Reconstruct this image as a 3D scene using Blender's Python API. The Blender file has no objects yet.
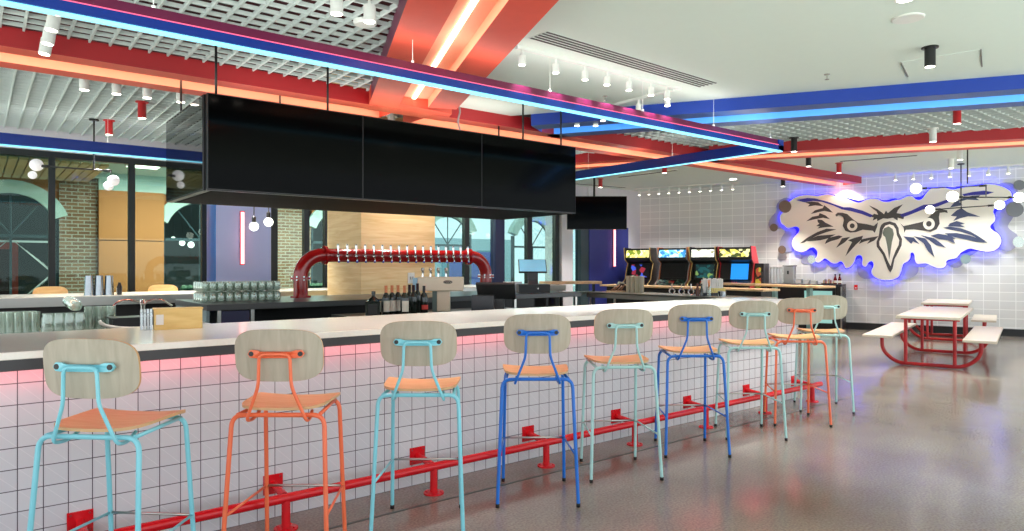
import bpy, bmesh, math, random
from mathutils import Vector, Matrix
random.seed(7)
C = bpy.context.scene.collection
# ------------------------------------------------------------------ camera geometry (1024 x 531 frame)
F = 680.0; H = 1.45; A = math.radians(51.75); CA, SA = math.cos(A), math.sin(A); HY = 265.5
def ray(px):
    p = (px-512)/F; return CA+p*SA, SA-p*CA
def D(px, py, d):
    r = ray(px); return (r[0]*d, r[1]*d, H-(py-HY)*d/F)
def Z(px, py, z): return D(px, py, F*(H-z)/(py-HY))
def YP(px, py, Y): return D(px, py, Y/ray(px)[1])
# the owl wall: a vertical plane, local x along it (towards the camera's side), local -y into the room
W0 = (15.64, 7.63); WA = math.atan2(-.949, .314); WD = (math.cos(WA), math.sin(WA)); WN = (-math.sin(WA), math.cos(WA))
def S(px, py, t=0.0):
    r = ray(px); d = (WN[0]*W0[0]+WN[1]*W0[1]-t)/(WN[0]*r[0]+WN[1]*r[1]); P = D(px, py, d)
    return ((P[0]-W0[0])*WD[0]+(P[1]-W0[1])*WD[1], P[2])
def WP(s, t, z=0.0): return (W0[0]+WD[0]*s-WN[0]*t, W0[1]+WD[1]*s-WN[1]*t, z)
# ------------------------------------------------------------------ colour and materials
def lin(c):
    return tuple(((v/255)/12.92 if v/255 <= .04045 else ((v/255+.055)/1.055)**2.4) for v in c)+(1.0,)
MC = {}
def nodes(name):
    m = bpy.data.materials.new(name); m.use_nodes = True
    nt = m.node_tree; b = nt.nodes.get('Principled BSDF'); return m, nt, b
def mat(name, c, rough=.5, metal=0.0, noise=.05, scale=12.0, bump=0.0, spec=.5, coat=0.0, emit=None, es=0.0, trans=0.0):
    if name in MC: return MC[name]
    m, nt, b = nodes(name); N = nt.nodes; L = nt.links
    base = lin(c)
    b.inputs['Roughness'].default_value = rough; b.inputs['Metallic'].default_value = metal
    b.inputs['Specular IOR Level'].default_value = spec; b.inputs['Coat Weight'].default_value = coat
    tc = N.new('ShaderNodeTexCoord'); nz = N.new('ShaderNodeTexNoise'); nz.inputs['Scale'].default_value = scale; nz.inputs['Detail'].default_value = 4
    L.new(tc.outputs['Object'], nz.inputs['Vector'])
    mx = N.new('ShaderNodeMixRGB'); mx.inputs[1].default_value = tuple(v*(1-noise) for v in base[:3])+(1,); mx.inputs[2].default_value = tuple(min(1, v*(1+noise)) for v in base[:3])+(1,)
    L.new(nz.outputs['Fac'], mx.inputs[0]); L.new(mx.outputs[0], b.inputs['Base Color'])
    if bump:
        bp = N.new('ShaderNodeBump'); bp.inputs['Strength'].default_value = bump; bp.inputs['Distance'].default_value = .01
        L.new(nz.outputs['Fac'], bp.inputs['Height']); L.new(bp.outputs[0], b.inputs['Normal'])
    if emit:
        b.inputs['Emission Color'].default_value = lin(emit); b.inputs['Emission Strength'].default_value = es
    MC[name] = m; return m
def wood(name, c1, c2, stretch=(1.5, 14, 14), rough=.45, rings=3.0):
    if name in MC: return MC[name]
    m, nt, b = nodes(name); N = nt.nodes; L = nt.links
    tc = N.new('ShaderNodeTexCoord'); mp = N.new('ShaderNodeMapping'); mp.inputs['Scale'].default_value = stretch
    nz = N.new('ShaderNodeTexNoise'); nz.inputs['Scale'].default_value = rings; nz.inputs['Detail'].default_value = 6; nz.inputs['Distortion'].default_value = .6
    rp = N.new('ShaderNodeValToRGB'); rp.color_ramp.elements[0].color = lin(c1); rp.color_ramp.elements[1].color = lin(c2)
    rp.color_ramp.elements[0].position = .3; rp.color_ramp.elements[1].position = .7
    L.new(tc.outputs['Object'], mp.inputs[0]); L.new(mp.outputs[0], nz.inputs['Vector']); L.new(nz.outputs['Fac'], rp.inputs[0]); L.new(rp.outputs[0], b.inputs['Base Color'])
    b.inputs['Roughness'].default_value = rough
    MC[name] = m; return m
def gridtile(name, tile, grout, size, mortar, rough=.2, h=None, offset=0.0, diag=None, bumpy=.3, vary=None, shift=(0, 0)):
    """a brick texture in the plane (x + y, z) of the object"""
    m, nt, b = nodes(name); N = nt.nodes; L = nt.links
    tc = N.new('ShaderNodeTexCoord'); sp = N.new('ShaderNodeSeparateXYZ'); L.new(tc.outputs['Object'], sp.inputs[0])
    ad = N.new('ShaderNodeMath'); ad.operation = 'ADD'; L.new(sp.outputs[0], ad.inputs[0]); L.new(sp.outputs[1], ad.inputs[1])
    cb = N.new('ShaderNodeCombineXYZ')
    a1 = N.new('ShaderNodeMath'); a1.operation = 'ADD'; a1.inputs[1].default_value = shift[0]; L.new(ad.outputs[0], a1.inputs[0])
    a2 = N.new('ShaderNodeMath'); a2.operation = 'ADD'; a2.inputs[1].default_value = shift[1]; L.new(sp.outputs[2], a2.inputs[0])
    L.new(a1.outputs[0], cb.inputs[0]); L.new(a2.outputs[0], cb.inputs[1])
    br = N.new('ShaderNodeTexBrick'); br.offset = offset; br.squash = 1.0
    br.inputs['Scale'].default_value = 1.0; br.inputs['Mortar Size'].default_value = mortar; br.inputs['Mortar Smooth'].default_value = .1
    br.inputs['Brick Width'].default_value = size; br.inputs['Row Height'].default_value = h or size
    br.inputs['Color1'].default_value = lin(tile); br.inputs['Color2'].default_value = lin(vary or tile); br.inputs['Mortar'].default_value = lin(grout)
    L.new(cb.outputs[0], br.inputs['Vector'])
    col = br.outputs['Color']
    if diag:   # a fine raised line from corner to corner of every tile
        fr = []
        for o in (a1, a2):
            dv = N.new('ShaderNodeMath'); dv.operation = 'DIVIDE'; dv.inputs[1].default_value = size; L.new(o.outputs[0], dv.inputs[0]); fr.append(dv)
        sm = N.new('ShaderNodeMath'); sm.operation = 'ADD'; L.new(fr[0].outputs[0], sm.inputs[0]); L.new(fr[1].outputs[0], sm.inputs[1])
        fc = N.new('ShaderNodeMath'); fc.operation = 'FRACT'; L.new(sm.outputs[0], fc.inputs[0])
        lt = N.new('ShaderNodeMath'); lt.operation = 'LESS_THAN'; lt.inputs[1].default_value = .05; L.new(fc.outputs[0], lt.inputs[0])
        f2 = N.new('ShaderNodeMath'); f2.operation = 'MULTIPLY'; f2.inputs[1].default_value = .55; L.new(lt.outputs[0], f2.inputs[0])
        iv = N.new('ShaderNodeMath'); iv.operation = 'SUBTRACT'; iv.inputs[0].default_value = 1.0; L.new(br.outputs['Fac'], iv.inputs[1])
        f3 = N.new('ShaderNodeMath'); f3.operation = 'MULTIPLY'; L.new(f2.outputs[0], f3.inputs[0]); L.new(iv.outputs[0], f3.inputs[1])
        mx = N.new('ShaderNodeMixRGB'); mx.inputs[2].default_value = lin(diag); L.new(f3.outputs[0], mx.inputs[0]); L.new(col, mx.inputs[1]); col = mx.outputs[0]
    L.new(col, b.inputs['Base Color'])
    bp = N.new('ShaderNodeBump'); bp.inputs['Strength'].default_value = bumpy; bp.inputs['Distance'].default_value = .004; bp.invert = True
    L.new(br.outputs['Fac'], bp.inputs['Height']); L.new(bp.outputs[0], b.inputs['Normal'])
    b.inputs['Roughness'].default_value = rough
    MC[name] = m; return m
def glow(name, c, es):
    return mat(name, (10, 10, 10), .5, emit=c, es=es, noise=0)
def glass(name, tint=(225, 240, 235), see=.72, rough=.04, edge=.8, body=0):
    m = bpy.data.materials.new(name); m.use_nodes = True; nt = m.node_tree; N = nt.nodes; L = nt.links
    N.remove(N['Principled BSDF']); o = N['Material Output']
    tr = N.new('ShaderNodeBsdfTransparent'); tr.inputs[0].default_value = lin(tint)
    gl = N.new('ShaderNodeBsdfGlossy'); gl.inputs[0].default_value = lin((235, 245, 240)); gl.inputs['Roughness'].default_value = rough
    lw = N.new('ShaderNodeLayerWeight'); lw.inputs[0].default_value = .35
    mp = N.new('ShaderNodeMapRange'); mp.inputs[3].default_value = 1-see; mp.inputs[4].default_value = edge
    mx = N.new('ShaderNodeMixShader'); L.new(lw.outputs['Facing'], mp.inputs[0]); L.new(mp.outputs[0], mx.inputs[0]); L.new(tr.outputs[0], mx.inputs[1]); L.new(gl.outputs[0], mx.inputs[2]); last = mx
    if body:
        df = N.new('ShaderNodeBsdfDiffuse'); df.inputs[0].default_value = lin((222, 236, 222)); m2_ = N.new('ShaderNodeMixShader'); m2_.inputs[0].default_value = body
        L.new(mx.outputs[0], m2_.inputs[1]); L.new(df.outputs[0], m2_.inputs[2]); last = m2_
    L.new(last.outputs[0], o.inputs[0])
    MC[name] = m; return m
def art(name, cols, scale, es=0.0, rough=.4):
    """patches of bright colour, a printed or lit panel"""
    m, nt, b = nodes(name); N = nt.nodes; L = nt.links
    tc = N.new('ShaderNodeTexCoord'); vo = N.new('ShaderNodeTexVoronoi'); vo.inputs['Scale'].default_value = scale; L.new(tc.outputs['Object'], vo.inputs['Vector'])
    sp = N.new('ShaderNodeSeparateColor'); L.new(vo.outputs['Color'], sp.inputs[0])
    rp = N.new('ShaderNodeValToRGB'); rp.color_ramp.interpolation = 'CONSTANT'; L.new(sp.outputs[0], rp.inputs[0])
    e = rp.color_ramp.elements
    while len(e) < len(cols): e.new(.5)
    for i, c in enumerate(cols): e[i].position = i/len(cols); e[i].color = lin(c)
    L.new(rp.outputs[0], b.inputs['Base Color']); b.inputs['Roughness'].default_value = rough
    if es: L.new(rp.outputs[0], b.inputs['Emission Color']); b.inputs['Emission Strength'].default_value = es
    MC[name] = m; return m
# ------------------------------------------------------------------ mesh building
def fillet(pts, r=.03, n=5):
    P = [Vector(p) for p in pts]; out = [P[0]]
    for i in range(1, len(P)-1):
        a, b, c = P[i-1], P[i], P[i+1]; l1, l2 = (a-b).length, (c-b).length; q = min(r, l1*.49, l2*.49)
        s = b+(a-b).normalized()*q; e = b+(c-b).normalized()*q
        for k in range(n+1):
            t = k/n; out.append(s*(1-t)**2+b*2*t*(1-t)+e*t*t)
    out.append(P[-1]); return out
class MB:
    def __init__(s): s.v = []; s.f = []; s.mi = []; s.sm = []
    def add(s, vs, fs, mi=0, smooth=False, M=None):
        o = len(s.v)
        s.v += [tuple(M @ Vector(p)) if M is not None else tuple(p) for p in vs]
        s.f += [tuple(i+o for i in f) for f in fs]; s.mi += [mi]*len(fs); s.sm += [smooth]*len(fs); return s
    def box(s, x0, x1, y0, y1, z0, z1, mi=0, M=None):
        vs = [(x, y, z) for z in (z0, z1) for y in (y0, y1) for x in (x0, x1)]
        return s.add(vs, [(0, 2, 3, 1), (4, 5, 7, 6), (0, 1, 5, 4), (1, 3, 7, 5), (3, 2, 6, 7), (2, 0, 4, 6)], mi, False, M)
    def prism(s, poly, a, b, plane='xy', mi=0, cap=None, M=None, smooth=False):
        n = len(poly)
        def pt(q, t): return (q[0], q[1], t) if plane == 'xy' else ((q[0], t, q[1]) if plane == 'xz' else (t, q[0], q[1]))
        vs = [pt(q, a) for q in poly]+[pt(q, b) for q in poly]
        s.add(vs, [(i, (i+1) % n, n+(i+1) % n, n+i) for i in range(n)], mi, smooth, M)
        s.add(vs[:n], [tuple(range(n))], mi, False, M); s.add(vs[n:], [tuple(range(n))], mi if cap is None else cap, False, M); return s
    def tube(s, pts, r, n=10, mi=0, closed=False, M=None, caps=True):
        P = [Vector(p) for p in pts]; m = len(P); R = r if hasattr(r, '__len__') else [r]*m
        T = []
        for i in range(m):
            if closed: t = P[(i+1) % m]-P[i-1]
            else: t = P[min(i+1, m-1)]-P[max(i-1, 0)]
            T.append(t.normalized())
        u = T[0].orthogonal().normalized(); vs = []
        for i in range(m):
            u = (u-T[i]*u.dot(T[i])).normalized(); w = T[i].cross(u)
            vs += [P[i]+(u*math.cos(2*math.pi*k/n)+w*math.sin(2*math.pi*k/n))*R[i] for k in range(n)]
        fs = [(i*n+k, i*n+(k+1) % n, ((i+1) % m)*n+(k+1) % n, ((i+1) % m)*n+k) for i in range(m if closed else m-1) for k in range(n)]
        s.add(vs, fs, mi, True, M)
        if not closed and caps: s.add(vs[:n], [tuple(range(n))[::-1]], mi, False, M); s.add(vs[-n:], [tuple(range(n))], mi, False, M)
        return s
    def cyl(s, p, q, r, n=16, mi=0, r2=None, M=None): return s.tube([p, q], [r, r if r2 is None else r2], n, mi, M=M)
    def lathe(s, prof, n=16, c=(0, 0, 0), mi=0, M=None, smooth=True, flat_y=1.0):
        vs = [(c[0]+r*math.cos(2*math.pi*k/n), c[1]+flat_y*r*math.sin(2*math.pi*k/n), c[2]+z) for r, z in prof for k in range(n)]
        fs = [(i*n+k, i*n+(k+1) % n, (i+1)*n+(k+1) % n, (i+1)*n+k) for i in range(len(prof)-1) for k in range(n)]
        s.add(vs, fs, mi, smooth, M)
        for i in (0, len(prof)-1):
            if prof[i][0] > 1e-6: s.add(vs[i*n:(i+1)*n], [tuple(range(n))], mi, False, M)
        return s
    def ball(s, c, r, n=16, mi=0, sq=(1, 1, 1), M=None):
        k = n//2; vs = []; fs = []
        for i in range(k+1):
            th = math.pi*i/k
            for j in range(n):
                ph = 2*math.pi*j/n; vs.append((c[0]+r*sq[0]*math.sin(th)*math.cos(ph), c[1]+r*sq[1]*math.sin(th)*math.sin(ph), c[2]+r*sq[2]*math.cos(th)))
        for i in range(k):
            for j in range(n): fs.append((i*n+j, (i+1)*n+j, (i+1)*n+(j+1) % n, i*n+(j+1) % n))
        return s.add(vs, fs, mi, True, M)
    def shell(s, outline, off, th, rings=6, mi=0, rim=1):
        """a thin curved board: outline = points (x, z) round a centre, off(x, z) = its curve, th = its thickness"""
        n = len(outline); vs = []
        for side in (0, 1):
            for i in range(rings+1):
                k = i/rings
                for (x, z) in outline:
                    vs.append((x*k, off(x*k, z*k)+side*th, z*k))
        q = (rings+1)*n; fs = []
        for i in range(rings):
            for j in range(n):
                fs.append((i*n+j, i*n+(j+1) % n, (i+1)*n+(j+1) % n, (i+1)*n+j)); fs.append((q+i*n+j, q+(i+1)*n+j, q+(i+1)*n+(j+1) % n, q+i*n+(j+1) % n))
        s.add(vs, fs, mi, True)
        a = rings*n; e = [(a+j, a+(j+1) % n, q+a+(j+1) % n, q+a+j) for j in range(n)]
        rv = [vs[i] for i in range(a, a+n)]+[vs[q+a+i] for i in range(n)]
        return s.add(rv, [(j, (j+1) % n, n+(j+1) % n, n+j) for j in range(n)], rim, False)
    def build(s, name, mats, parent=None, bevel=0, label=None, group=None, stuff=False):
        me = bpy.data.meshes.new(name); me.from_pydata(s.v, [], s.f)
        mats = mats if isinstance(mats, (list, tuple)) else [mats]
        for m in mats: me.materials.append(m)
        me.polygons.foreach_set('material_index', s.mi); me.polygons.foreach_set('use_smooth', s.sm)
        bm = bmesh.new(); bm.from_mesh(me); bmesh.ops.remove_doubles(bm, verts=bm.verts, dist=1e-5); bmesh.ops.recalc_face_normals(bm, faces=bm.faces)
        for e in bm.edges:
            if len(e.link_faces) == 2 and e.calc_face_angle(0) > .6: e.smooth = False
        bm.to_mesh(me); bm.free(); me.update()
        o = bpy.data.objects.new(name, me); C.objects.link(o)
        if parent: o.parent = parent
        if bevel:
            b = o.modifiers.new('bevel', 'BEVEL'); b.width = bevel; b.segments = 2; b.limit_method = 'ANGLE'; b.angle_limit = .7
        if label: o['label'] = label
        if stuff: o['kind'] = 'stuff'
        return o
def thing(name, label, cat, loc=(0, 0, 0), rz=0.0, group=None):
    o = bpy.data.objects.new(name, None); o.empty_display_size = .1; C.objects.link(o)
    o.location = loc; o.rotation_euler = (0, 0, rz); o['label'] = label; o['category'] = cat
    if group: o['group'] = group
    return o
def tag(o, label, cat, group=None, loc=None, rz=None):
    o['label'] = label; o['category'] = cat
    if group: o['group'] = group
    if loc is not None: o.location = loc
    if rz is not None: o.rotation_euler = (0, 0, rz)
    return o
def struct(name, mb, m, label, cat, loc=None, rz=0.0, bevel=0):
    o = mb.build(name, m, bevel=bevel); o['kind'] = 'structure'; o['label'] = label; o['category'] = cat
    if loc is not None: o.location = loc
    o.rotation_euler = (0, 0, rz); return o
def dup(o, loc=None, rz=None, label=None, group=None, parent=None, swap=None):
    c = o.copy(); C.objects.link(c); c.parent = parent
    if loc is not None: c.location = loc
    if rz is not None: c.rotation_euler = (0, 0, rz)
    if label: c['label'] = label
    if group: c['group'] = group
    for ch in list(o.children): dup(ch, parent=c, swap=swap)
    if swap and o.type == 'MESH':
        for i, sl in enumerate(c.material_slots):
            old = sl.material
            if old in swap: sl.link = 'OBJECT'; sl.material = swap[old]
    return c
ORD = ['first', 'second', 'third', 'fourth', 'fifth', 'sixth', 'seventh', 'eighth', 'ninth', 'tenth', 'eleventh', 'twelfth']
# ------------------------------------------------------------------ palette
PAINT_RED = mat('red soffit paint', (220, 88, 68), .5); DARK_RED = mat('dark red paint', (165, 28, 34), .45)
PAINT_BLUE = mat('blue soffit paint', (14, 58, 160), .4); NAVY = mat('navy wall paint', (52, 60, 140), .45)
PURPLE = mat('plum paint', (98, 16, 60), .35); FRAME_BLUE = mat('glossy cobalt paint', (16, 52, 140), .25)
CEIL = mat('white ceiling paint', (218, 231, 224), .8, noise=.015); CRATE = mat('white lattice paint', (202, 214, 212), .6, noise=.02)
PLENUM = mat('maroon plenum', (70, 14, 22), .9); BLACK = mat('black metal', (18, 18, 19), .4); SCREEN = mat('dark glossy screen', (4, 5, 5), .1, noise=0, spec=.06)
WHITE_M = mat('white metal', (225, 228, 224), .4); STEEL = mat('brushed steel', (190, 190, 184), .28, 1.0); CHROME = mat('chrome', (225, 225, 222), .1, 1.0)
TILE = gridtile('white bar tile', (218, 220, 222), (84, 76, 84), .1, .0022, rough=.16, diag=(232, 232, 234), vary=(211, 213, 216), shift=(-.052, 0))
WALLTILE = gridtile('pale wall tile', (222, 224, 220), (246, 248, 244), .272, .007, rough=.3, h=.18, bumpy=.15, vary=(217, 219, 216))
QUARTZ = mat('white quartz', (244, 242, 230), .16, noise=.06, scale=60); EDGE = mat('charcoal edge', (52, 52, 54), .4)
RAIL_RED = mat('signal red paint', (214, 18, 30), .22); PIPE_RED = mat('deep red enamel', (165, 22, 24), .15, coat=.5)
SEATWOOD = wood('honey ply', (230, 178, 108), (242, 200, 138), (2, 12, 8), .4); BACKWOOD = wood('greyed ash ply', (170, 161, 141), (190, 182, 162), (10, 8, 1.2), .45)
PLYEDGE = mat('ply edge', (208, 170, 122), .5); RUBBER = mat('black rubber', (16, 16, 16), .7)
AQUA = mat('aqua tube paint', (134, 214, 226), .3); CORAL = mat('coral tube paint', (240, 116, 74), .3); ROYAL = mat('royal blue tube paint', (26, 112, 208), .3); MINT = mat('pale mint tube paint', (172, 218, 214), .3)
OAK = wood('oak cladding', (222, 188, 128), (246, 222, 172), (.8, .8, 10), .5, 2.2); OAKTOP = wood('oak counter top', (206, 172, 122), (226, 196, 150), (10, 1.5, 8), .4)
BRICK = gridtile('brown brick', (150, 108, 78), (170, 160, 146), .22, .011, rough=.9, h=.075, offset=.5, vary=(122, 82, 60))
TAN = mat('tan panel', (188, 116, 62), .7, noise=.06, scale=3); PALE = mat('pale green stucco', (196, 212, 202), .8)
GLASS = glass('clear glassware', (246, 251, 246), see=.86, body=.22); PANE = glass('window glass', (205, 226, 222), see=.98, rough=.02, edge=.25)
LED_WARM = glow('warm led', (255, 185, 155), 9); LED_CYAN = glow('cyan led', (120, 215, 245), 2.0); LED_PINK = glow('pink led', (255, 100, 140), 1.2); LED_BLUE = glow('sky blue led', (70, 165, 255), 7)
LAMP = glow('lamp face', (255, 244, 225), 9); GLOBE = glow('opal globe', (255, 252, 240), 3.5); NEON = glow('pink neon', (255, 150, 150), 3.2)

def fill_lamp(name, loc, sx, sy, e, rz, down=False, col=(1, .97, .9)):
    l = bpy.data.lights.new(name, 'AREA'); l.shape = 'RECTANGLE'; l.size = sx; l.size_y = sy; l.energy = e; l.color = col
    o = bpy.data.objects.new(name, l); C.objects.link(o); o.location = loc; o.rotation_euler = (0 if down else math.pi, 0, rz); return o

def XP(px, X):
    r = ray(px); return (X, X/r[0]*r[1])
# ------------------------------------------------------------------ floor
m, nt, b = nodes('polished concrete'); N = nt.nodes; L = nt.links
tc = N.new('ShaderNodeTexCoord')
n1 = N.new('ShaderNodeTexNoise'); n1.inputs['Scale'].default_value = .7; n1.inputs['Detail'].default_value = 6
n2 = N.new('ShaderNodeTexNoise'); n2.inputs['Scale'].default_value = 70; n2.inputs['Detail'].default_value = 3
for q in (n1, n2): L.new(tc.outputs['Object'], q.inputs['Vector'])
r1 = N.new('ShaderNodeValToRGB'); r1.color_ramp.elements[0].position = .35; r1.color_ramp.elements[1].position = .68
r1.color_ramp.elements[0].color = lin((122, 112, 102)); r1.color_ramp.elements[1].color = lin((152, 146, 132)); L.new(n1.outputs['Fac'], r1.inputs[0])
r2 = N.new('ShaderNodeValToRGB'); r2.color_ramp.elements[0].position = .35; r2.color_ramp.elements[1].position = .65
r2.color_ramp.elements[0].color = (.72, .72, .72, 1); r2.color_ramp.elements[1].color = (1.1, 1.1, 1.1, 1); L.new(n2.outputs['Fac'], r2.inputs[0])
mu = N.new('ShaderNodeMixRGB'); mu.blend_type = 'MULTIPLY'; mu.inputs[0].default_value = 1; L.new(r1.outputs[0], mu.inputs[1]); L.new(r2.outputs[0], mu.inputs[2]); L.new(mu.outputs[0], b.inputs['Base Color'])
rr = N.new('ShaderNodeMapRange'); rr.inputs[3].default_value = .1; rr.inputs[4].default_value = .24; L.new(n1.outputs['Fac'], rr.inputs[0]); L.new(rr.outputs[0], b.inputs['Roughness'])
b.inputs['Specular IOR Level'].default_value = .7
bp = N.new('ShaderNodeBump'); bp.inputs['Strength'].default_value = .04; L.new(n2.outputs['Fac'], bp.inputs['Height']); L.new(bp.outputs[0], b.inputs['Normal'])
CONCRETE = m
struct('floor', MB().box(-3, 19, -1.6, 12.6, -.1, 0), CONCRETE, 'polished grey brown concrete floor with aggregate specks', 'floor')
struct('trim_1', MB().box(-2, 7.4, 3.555, 3.575, 0, .002), mat('green joint filler', (70, 80, 74), .4), 'thin dark joint line in the floor along the bar foot', 'floor joint')
# ------------------------------------------------------------------ ceiling
ZC = 3.45; ZS = 3.3
U1 = Vector((.3697, .9291)); U2 = Vector((-.5225, .853))
def on(p, u, y): return (p[0]+(y-p[1])*u[0]/u[1], y)
DL, DR = (2.36, 4.17), (3.2, 3.54)                     # edges of the wide orange soffit
BF = (7.32, 4.37); BB = (BF[0]+.93*.853, BF[1]+.93*.5225)   # blue soffit edges
RF = (10.5-.42*.853, 6.4-.42*.5225); RB = (10.5+.42*.853, 6.4+.42*.5225)
X0, X1 = 7.15, 7.93
# where the owl wall meets the ceiling
def wx(y): return W0[0]+(y-W0[1])*WD[0]/WD[1]
struct('ceiling', MB().prism([on(DR, U1, -1.5), on(BF, U2, -1.5), on(BF, U2, X0+.02), on(DR, U1, X0+.02)], ZC, ZC+.1), CEIL, 'flat white painted ceiling over the near side of the bar', 'ceiling')
struct('ceiling', MB().prism([on(RB, U2, -1.5), (wx(-1.5)+.1, -1.5), (wx(12.5)+.1, 12.5), on(RB, U2, 12.5)], ZC, ZC+.1), CEIL, 'flat white ceiling strip in front of the owl wall', 'ceiling')
def clip(poly, axis, c):
    out = []; n = len(poly)
    for i in range(n):
        a, b2 = poly[i], poly[(i+1) % n]
        if (a[axis]-c)*(b2[axis]-c) < 0:
            t = (c-a[axis])/(b2[axis]-a[axis]); out.append(a[1-axis]+t*(b2[1-axis]-a[1-axis]))
    return (min(out), max(out)) if len(out) >= 2 else None
def crate(poly, label, sx=.16, sy=.16, h=.04, th=.017):
    mb = MB()
    for axis, st in ((0, sx), (1, sy)):
        lo = min(p[axis] for p in poly); hi = max(p[axis] for p in poly); c = math.ceil(lo/st)*st
        while c < hi:
            r = clip(poly, axis, c)
            if r:
                if axis == 0: mb.box(c-th/2, c+th/2, r[0], r[1], ZC, ZC+h)
                else: mb.box(r[0], r[1], c-th/2, c+th/2, ZC+.004, ZC+h-.004)
            c += st
    return struct('ceiling_grid', mb, CRATE, label, 'ceiling grid')
crate([(-1.6, 3.2), on(DL, U1, 3.2), on(DL, U1, X0), (-1.6, X0)], 'white open lattice ceiling between the two orange soffits')
crate([on(BB, U2, .4), on(RF, U2, .4), on(RF, U2, X0), on(BB, U2, X0)], 'white open lattice ceiling between the blue and red soffits')
crate([(-4, X1), on(RF, U2, X1), on(RF, U2, 12.3), (-4, 12.3)], 'white open lattice ceiling by the tall windows')
struct('ceiling_deck', MB().box(-5, 16, -1.5, 12.7, 4.25, 4.35), PLENUM, 'dark maroon deck above the lattice', 'ceiling')
PEACH = mat('peach slot lining', (245, 182, 152), .5)
def soffit(name, p, q, w, paint, face, led, label, ends=(True, True), chan=.33, ztop=ZC+.02, inner=None):
    """a dropped beam from p to q (its centre line), w wide, with a lit slot along its underside"""
    a = Vector((p[0], p[1])); d = Vector((q[0]-p[0], q[1]-p[1])); ln = d.length; ang = math.atan2(d.y, d.x)
    t = bpy.data.objects.new(name, None); C.objects.link(t); t.location = (p[0], p[1], 0); t.rotation_euler = (0, 0, ang); t['kind'] = 'structure'; t['label'] = label; t['category'] = 'soffit'
    h = w/2; c = chan/2; up = .1
    prof = [(-h, ztop), (-h, ZS), (-c, ZS), (-c, ZS+up), (c, ZS+up), (c, ZS), (h, ZS), (h, ztop)]
    mb = MB(); n = len(prof)
    vs = [(0, y, z) for y, z in prof]+[(ln, y, z) for y, z in prof]
    for i in range(n):
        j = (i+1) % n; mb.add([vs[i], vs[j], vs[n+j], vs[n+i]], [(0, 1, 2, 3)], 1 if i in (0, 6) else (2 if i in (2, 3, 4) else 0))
    for x in (0, ln):
        for y0, y1, z0 in ((-h, -c, ZS), (-c, c, ZS if ends else ZS+up), (c, h, ZS)): mb.add([(x, y0, z0), (x, y1, z0), (x, y1, ztop), (x, y0, ztop)], [(0, 1, 2, 3)], 0)
    mb.build('soffit_box', [paint, face, inner or PEACH], t)
    MB().box(.03, ln-.03, -.022, .022, ZS+up-.018, ZS+up-.004).build('light_strip', led, t)
    return t
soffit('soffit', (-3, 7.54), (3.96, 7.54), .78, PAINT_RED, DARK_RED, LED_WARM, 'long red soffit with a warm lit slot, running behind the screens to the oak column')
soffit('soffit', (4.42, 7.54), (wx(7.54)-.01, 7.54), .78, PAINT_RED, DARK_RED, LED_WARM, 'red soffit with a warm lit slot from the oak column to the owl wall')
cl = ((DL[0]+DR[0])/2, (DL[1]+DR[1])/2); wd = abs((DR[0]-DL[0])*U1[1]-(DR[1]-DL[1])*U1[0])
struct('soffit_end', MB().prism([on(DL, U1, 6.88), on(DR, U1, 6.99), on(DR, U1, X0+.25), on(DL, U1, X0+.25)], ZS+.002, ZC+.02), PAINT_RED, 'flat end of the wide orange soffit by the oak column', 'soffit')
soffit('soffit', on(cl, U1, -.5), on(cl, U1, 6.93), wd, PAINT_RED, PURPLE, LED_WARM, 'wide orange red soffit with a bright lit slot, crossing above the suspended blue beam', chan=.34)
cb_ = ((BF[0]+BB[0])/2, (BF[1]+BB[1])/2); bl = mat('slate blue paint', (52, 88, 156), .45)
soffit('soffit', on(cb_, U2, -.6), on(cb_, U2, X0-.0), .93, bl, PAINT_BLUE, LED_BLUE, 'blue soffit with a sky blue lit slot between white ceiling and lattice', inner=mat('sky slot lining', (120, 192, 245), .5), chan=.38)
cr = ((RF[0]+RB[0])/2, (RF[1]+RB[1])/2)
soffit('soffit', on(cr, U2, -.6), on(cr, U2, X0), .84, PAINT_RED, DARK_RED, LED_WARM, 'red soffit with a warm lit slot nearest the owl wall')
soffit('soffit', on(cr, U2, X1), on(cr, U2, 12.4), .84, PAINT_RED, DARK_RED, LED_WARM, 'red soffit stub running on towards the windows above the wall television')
# ------------------------------------------------------------------ suspended neon frame
def framebeam(p, q, outer, parent, pink=True):
    """box beam from p to q; outer = +1/-1: the side that carries the pink line"""
    d = Vector((q[0]-p[0], q[1]-p[1])); ln = d.length; M = Matrix.Translation((p[0], p[1], 0)) @ Matrix.Rotation(math.atan2(d.y, d.x), 4, 'Z')
    o = outer; z0, w = 2.95, .06
    def bx(x0, x1, y0, y1, a, b2, name, mm):
        mb = MB(); mb.box(x0, x1, min(y0, y1), max(y0, y1), a, b2, M=M); return mb.build(name, mm, parent)
    bx(-w, ln+w, -w, w, z0+.012, z0+(.075 if pink else .15), 'beam', FRAME_BLUE)
    if pink:
        bx(-w, ln+w, -w, w*.72, z0+.075, z0+.15, 'beam', PURPLE) if o > 0 else bx(-w, ln+w, -w*.72, w, z0+.075, z0+.15, 'beam', PURPLE)
        bx(-w, ln+w, o*w*.72, o*w*.98, z0+.075, z0+.083, 'light_strip', LED_PINK)
    bx(-w, ln+w, -w*.7 if pink else w*.3, w*.3 if pink else w*.6, z0, z0+.012, 'light_strip', LED_CYAN)
t = thing('suspended_light_frame', 'large suspended rectangular frame of blue beams with cyan light underneath', 'light fixture')
framebeam((-.6, 4.88), (8.3, 4.88), -1, t); framebeam((8.3, 4.88), (8.3, 10.6), -1, t, False); framebeam((-3, 10.6), (8.3, 10.6), 1, t, False)
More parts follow.
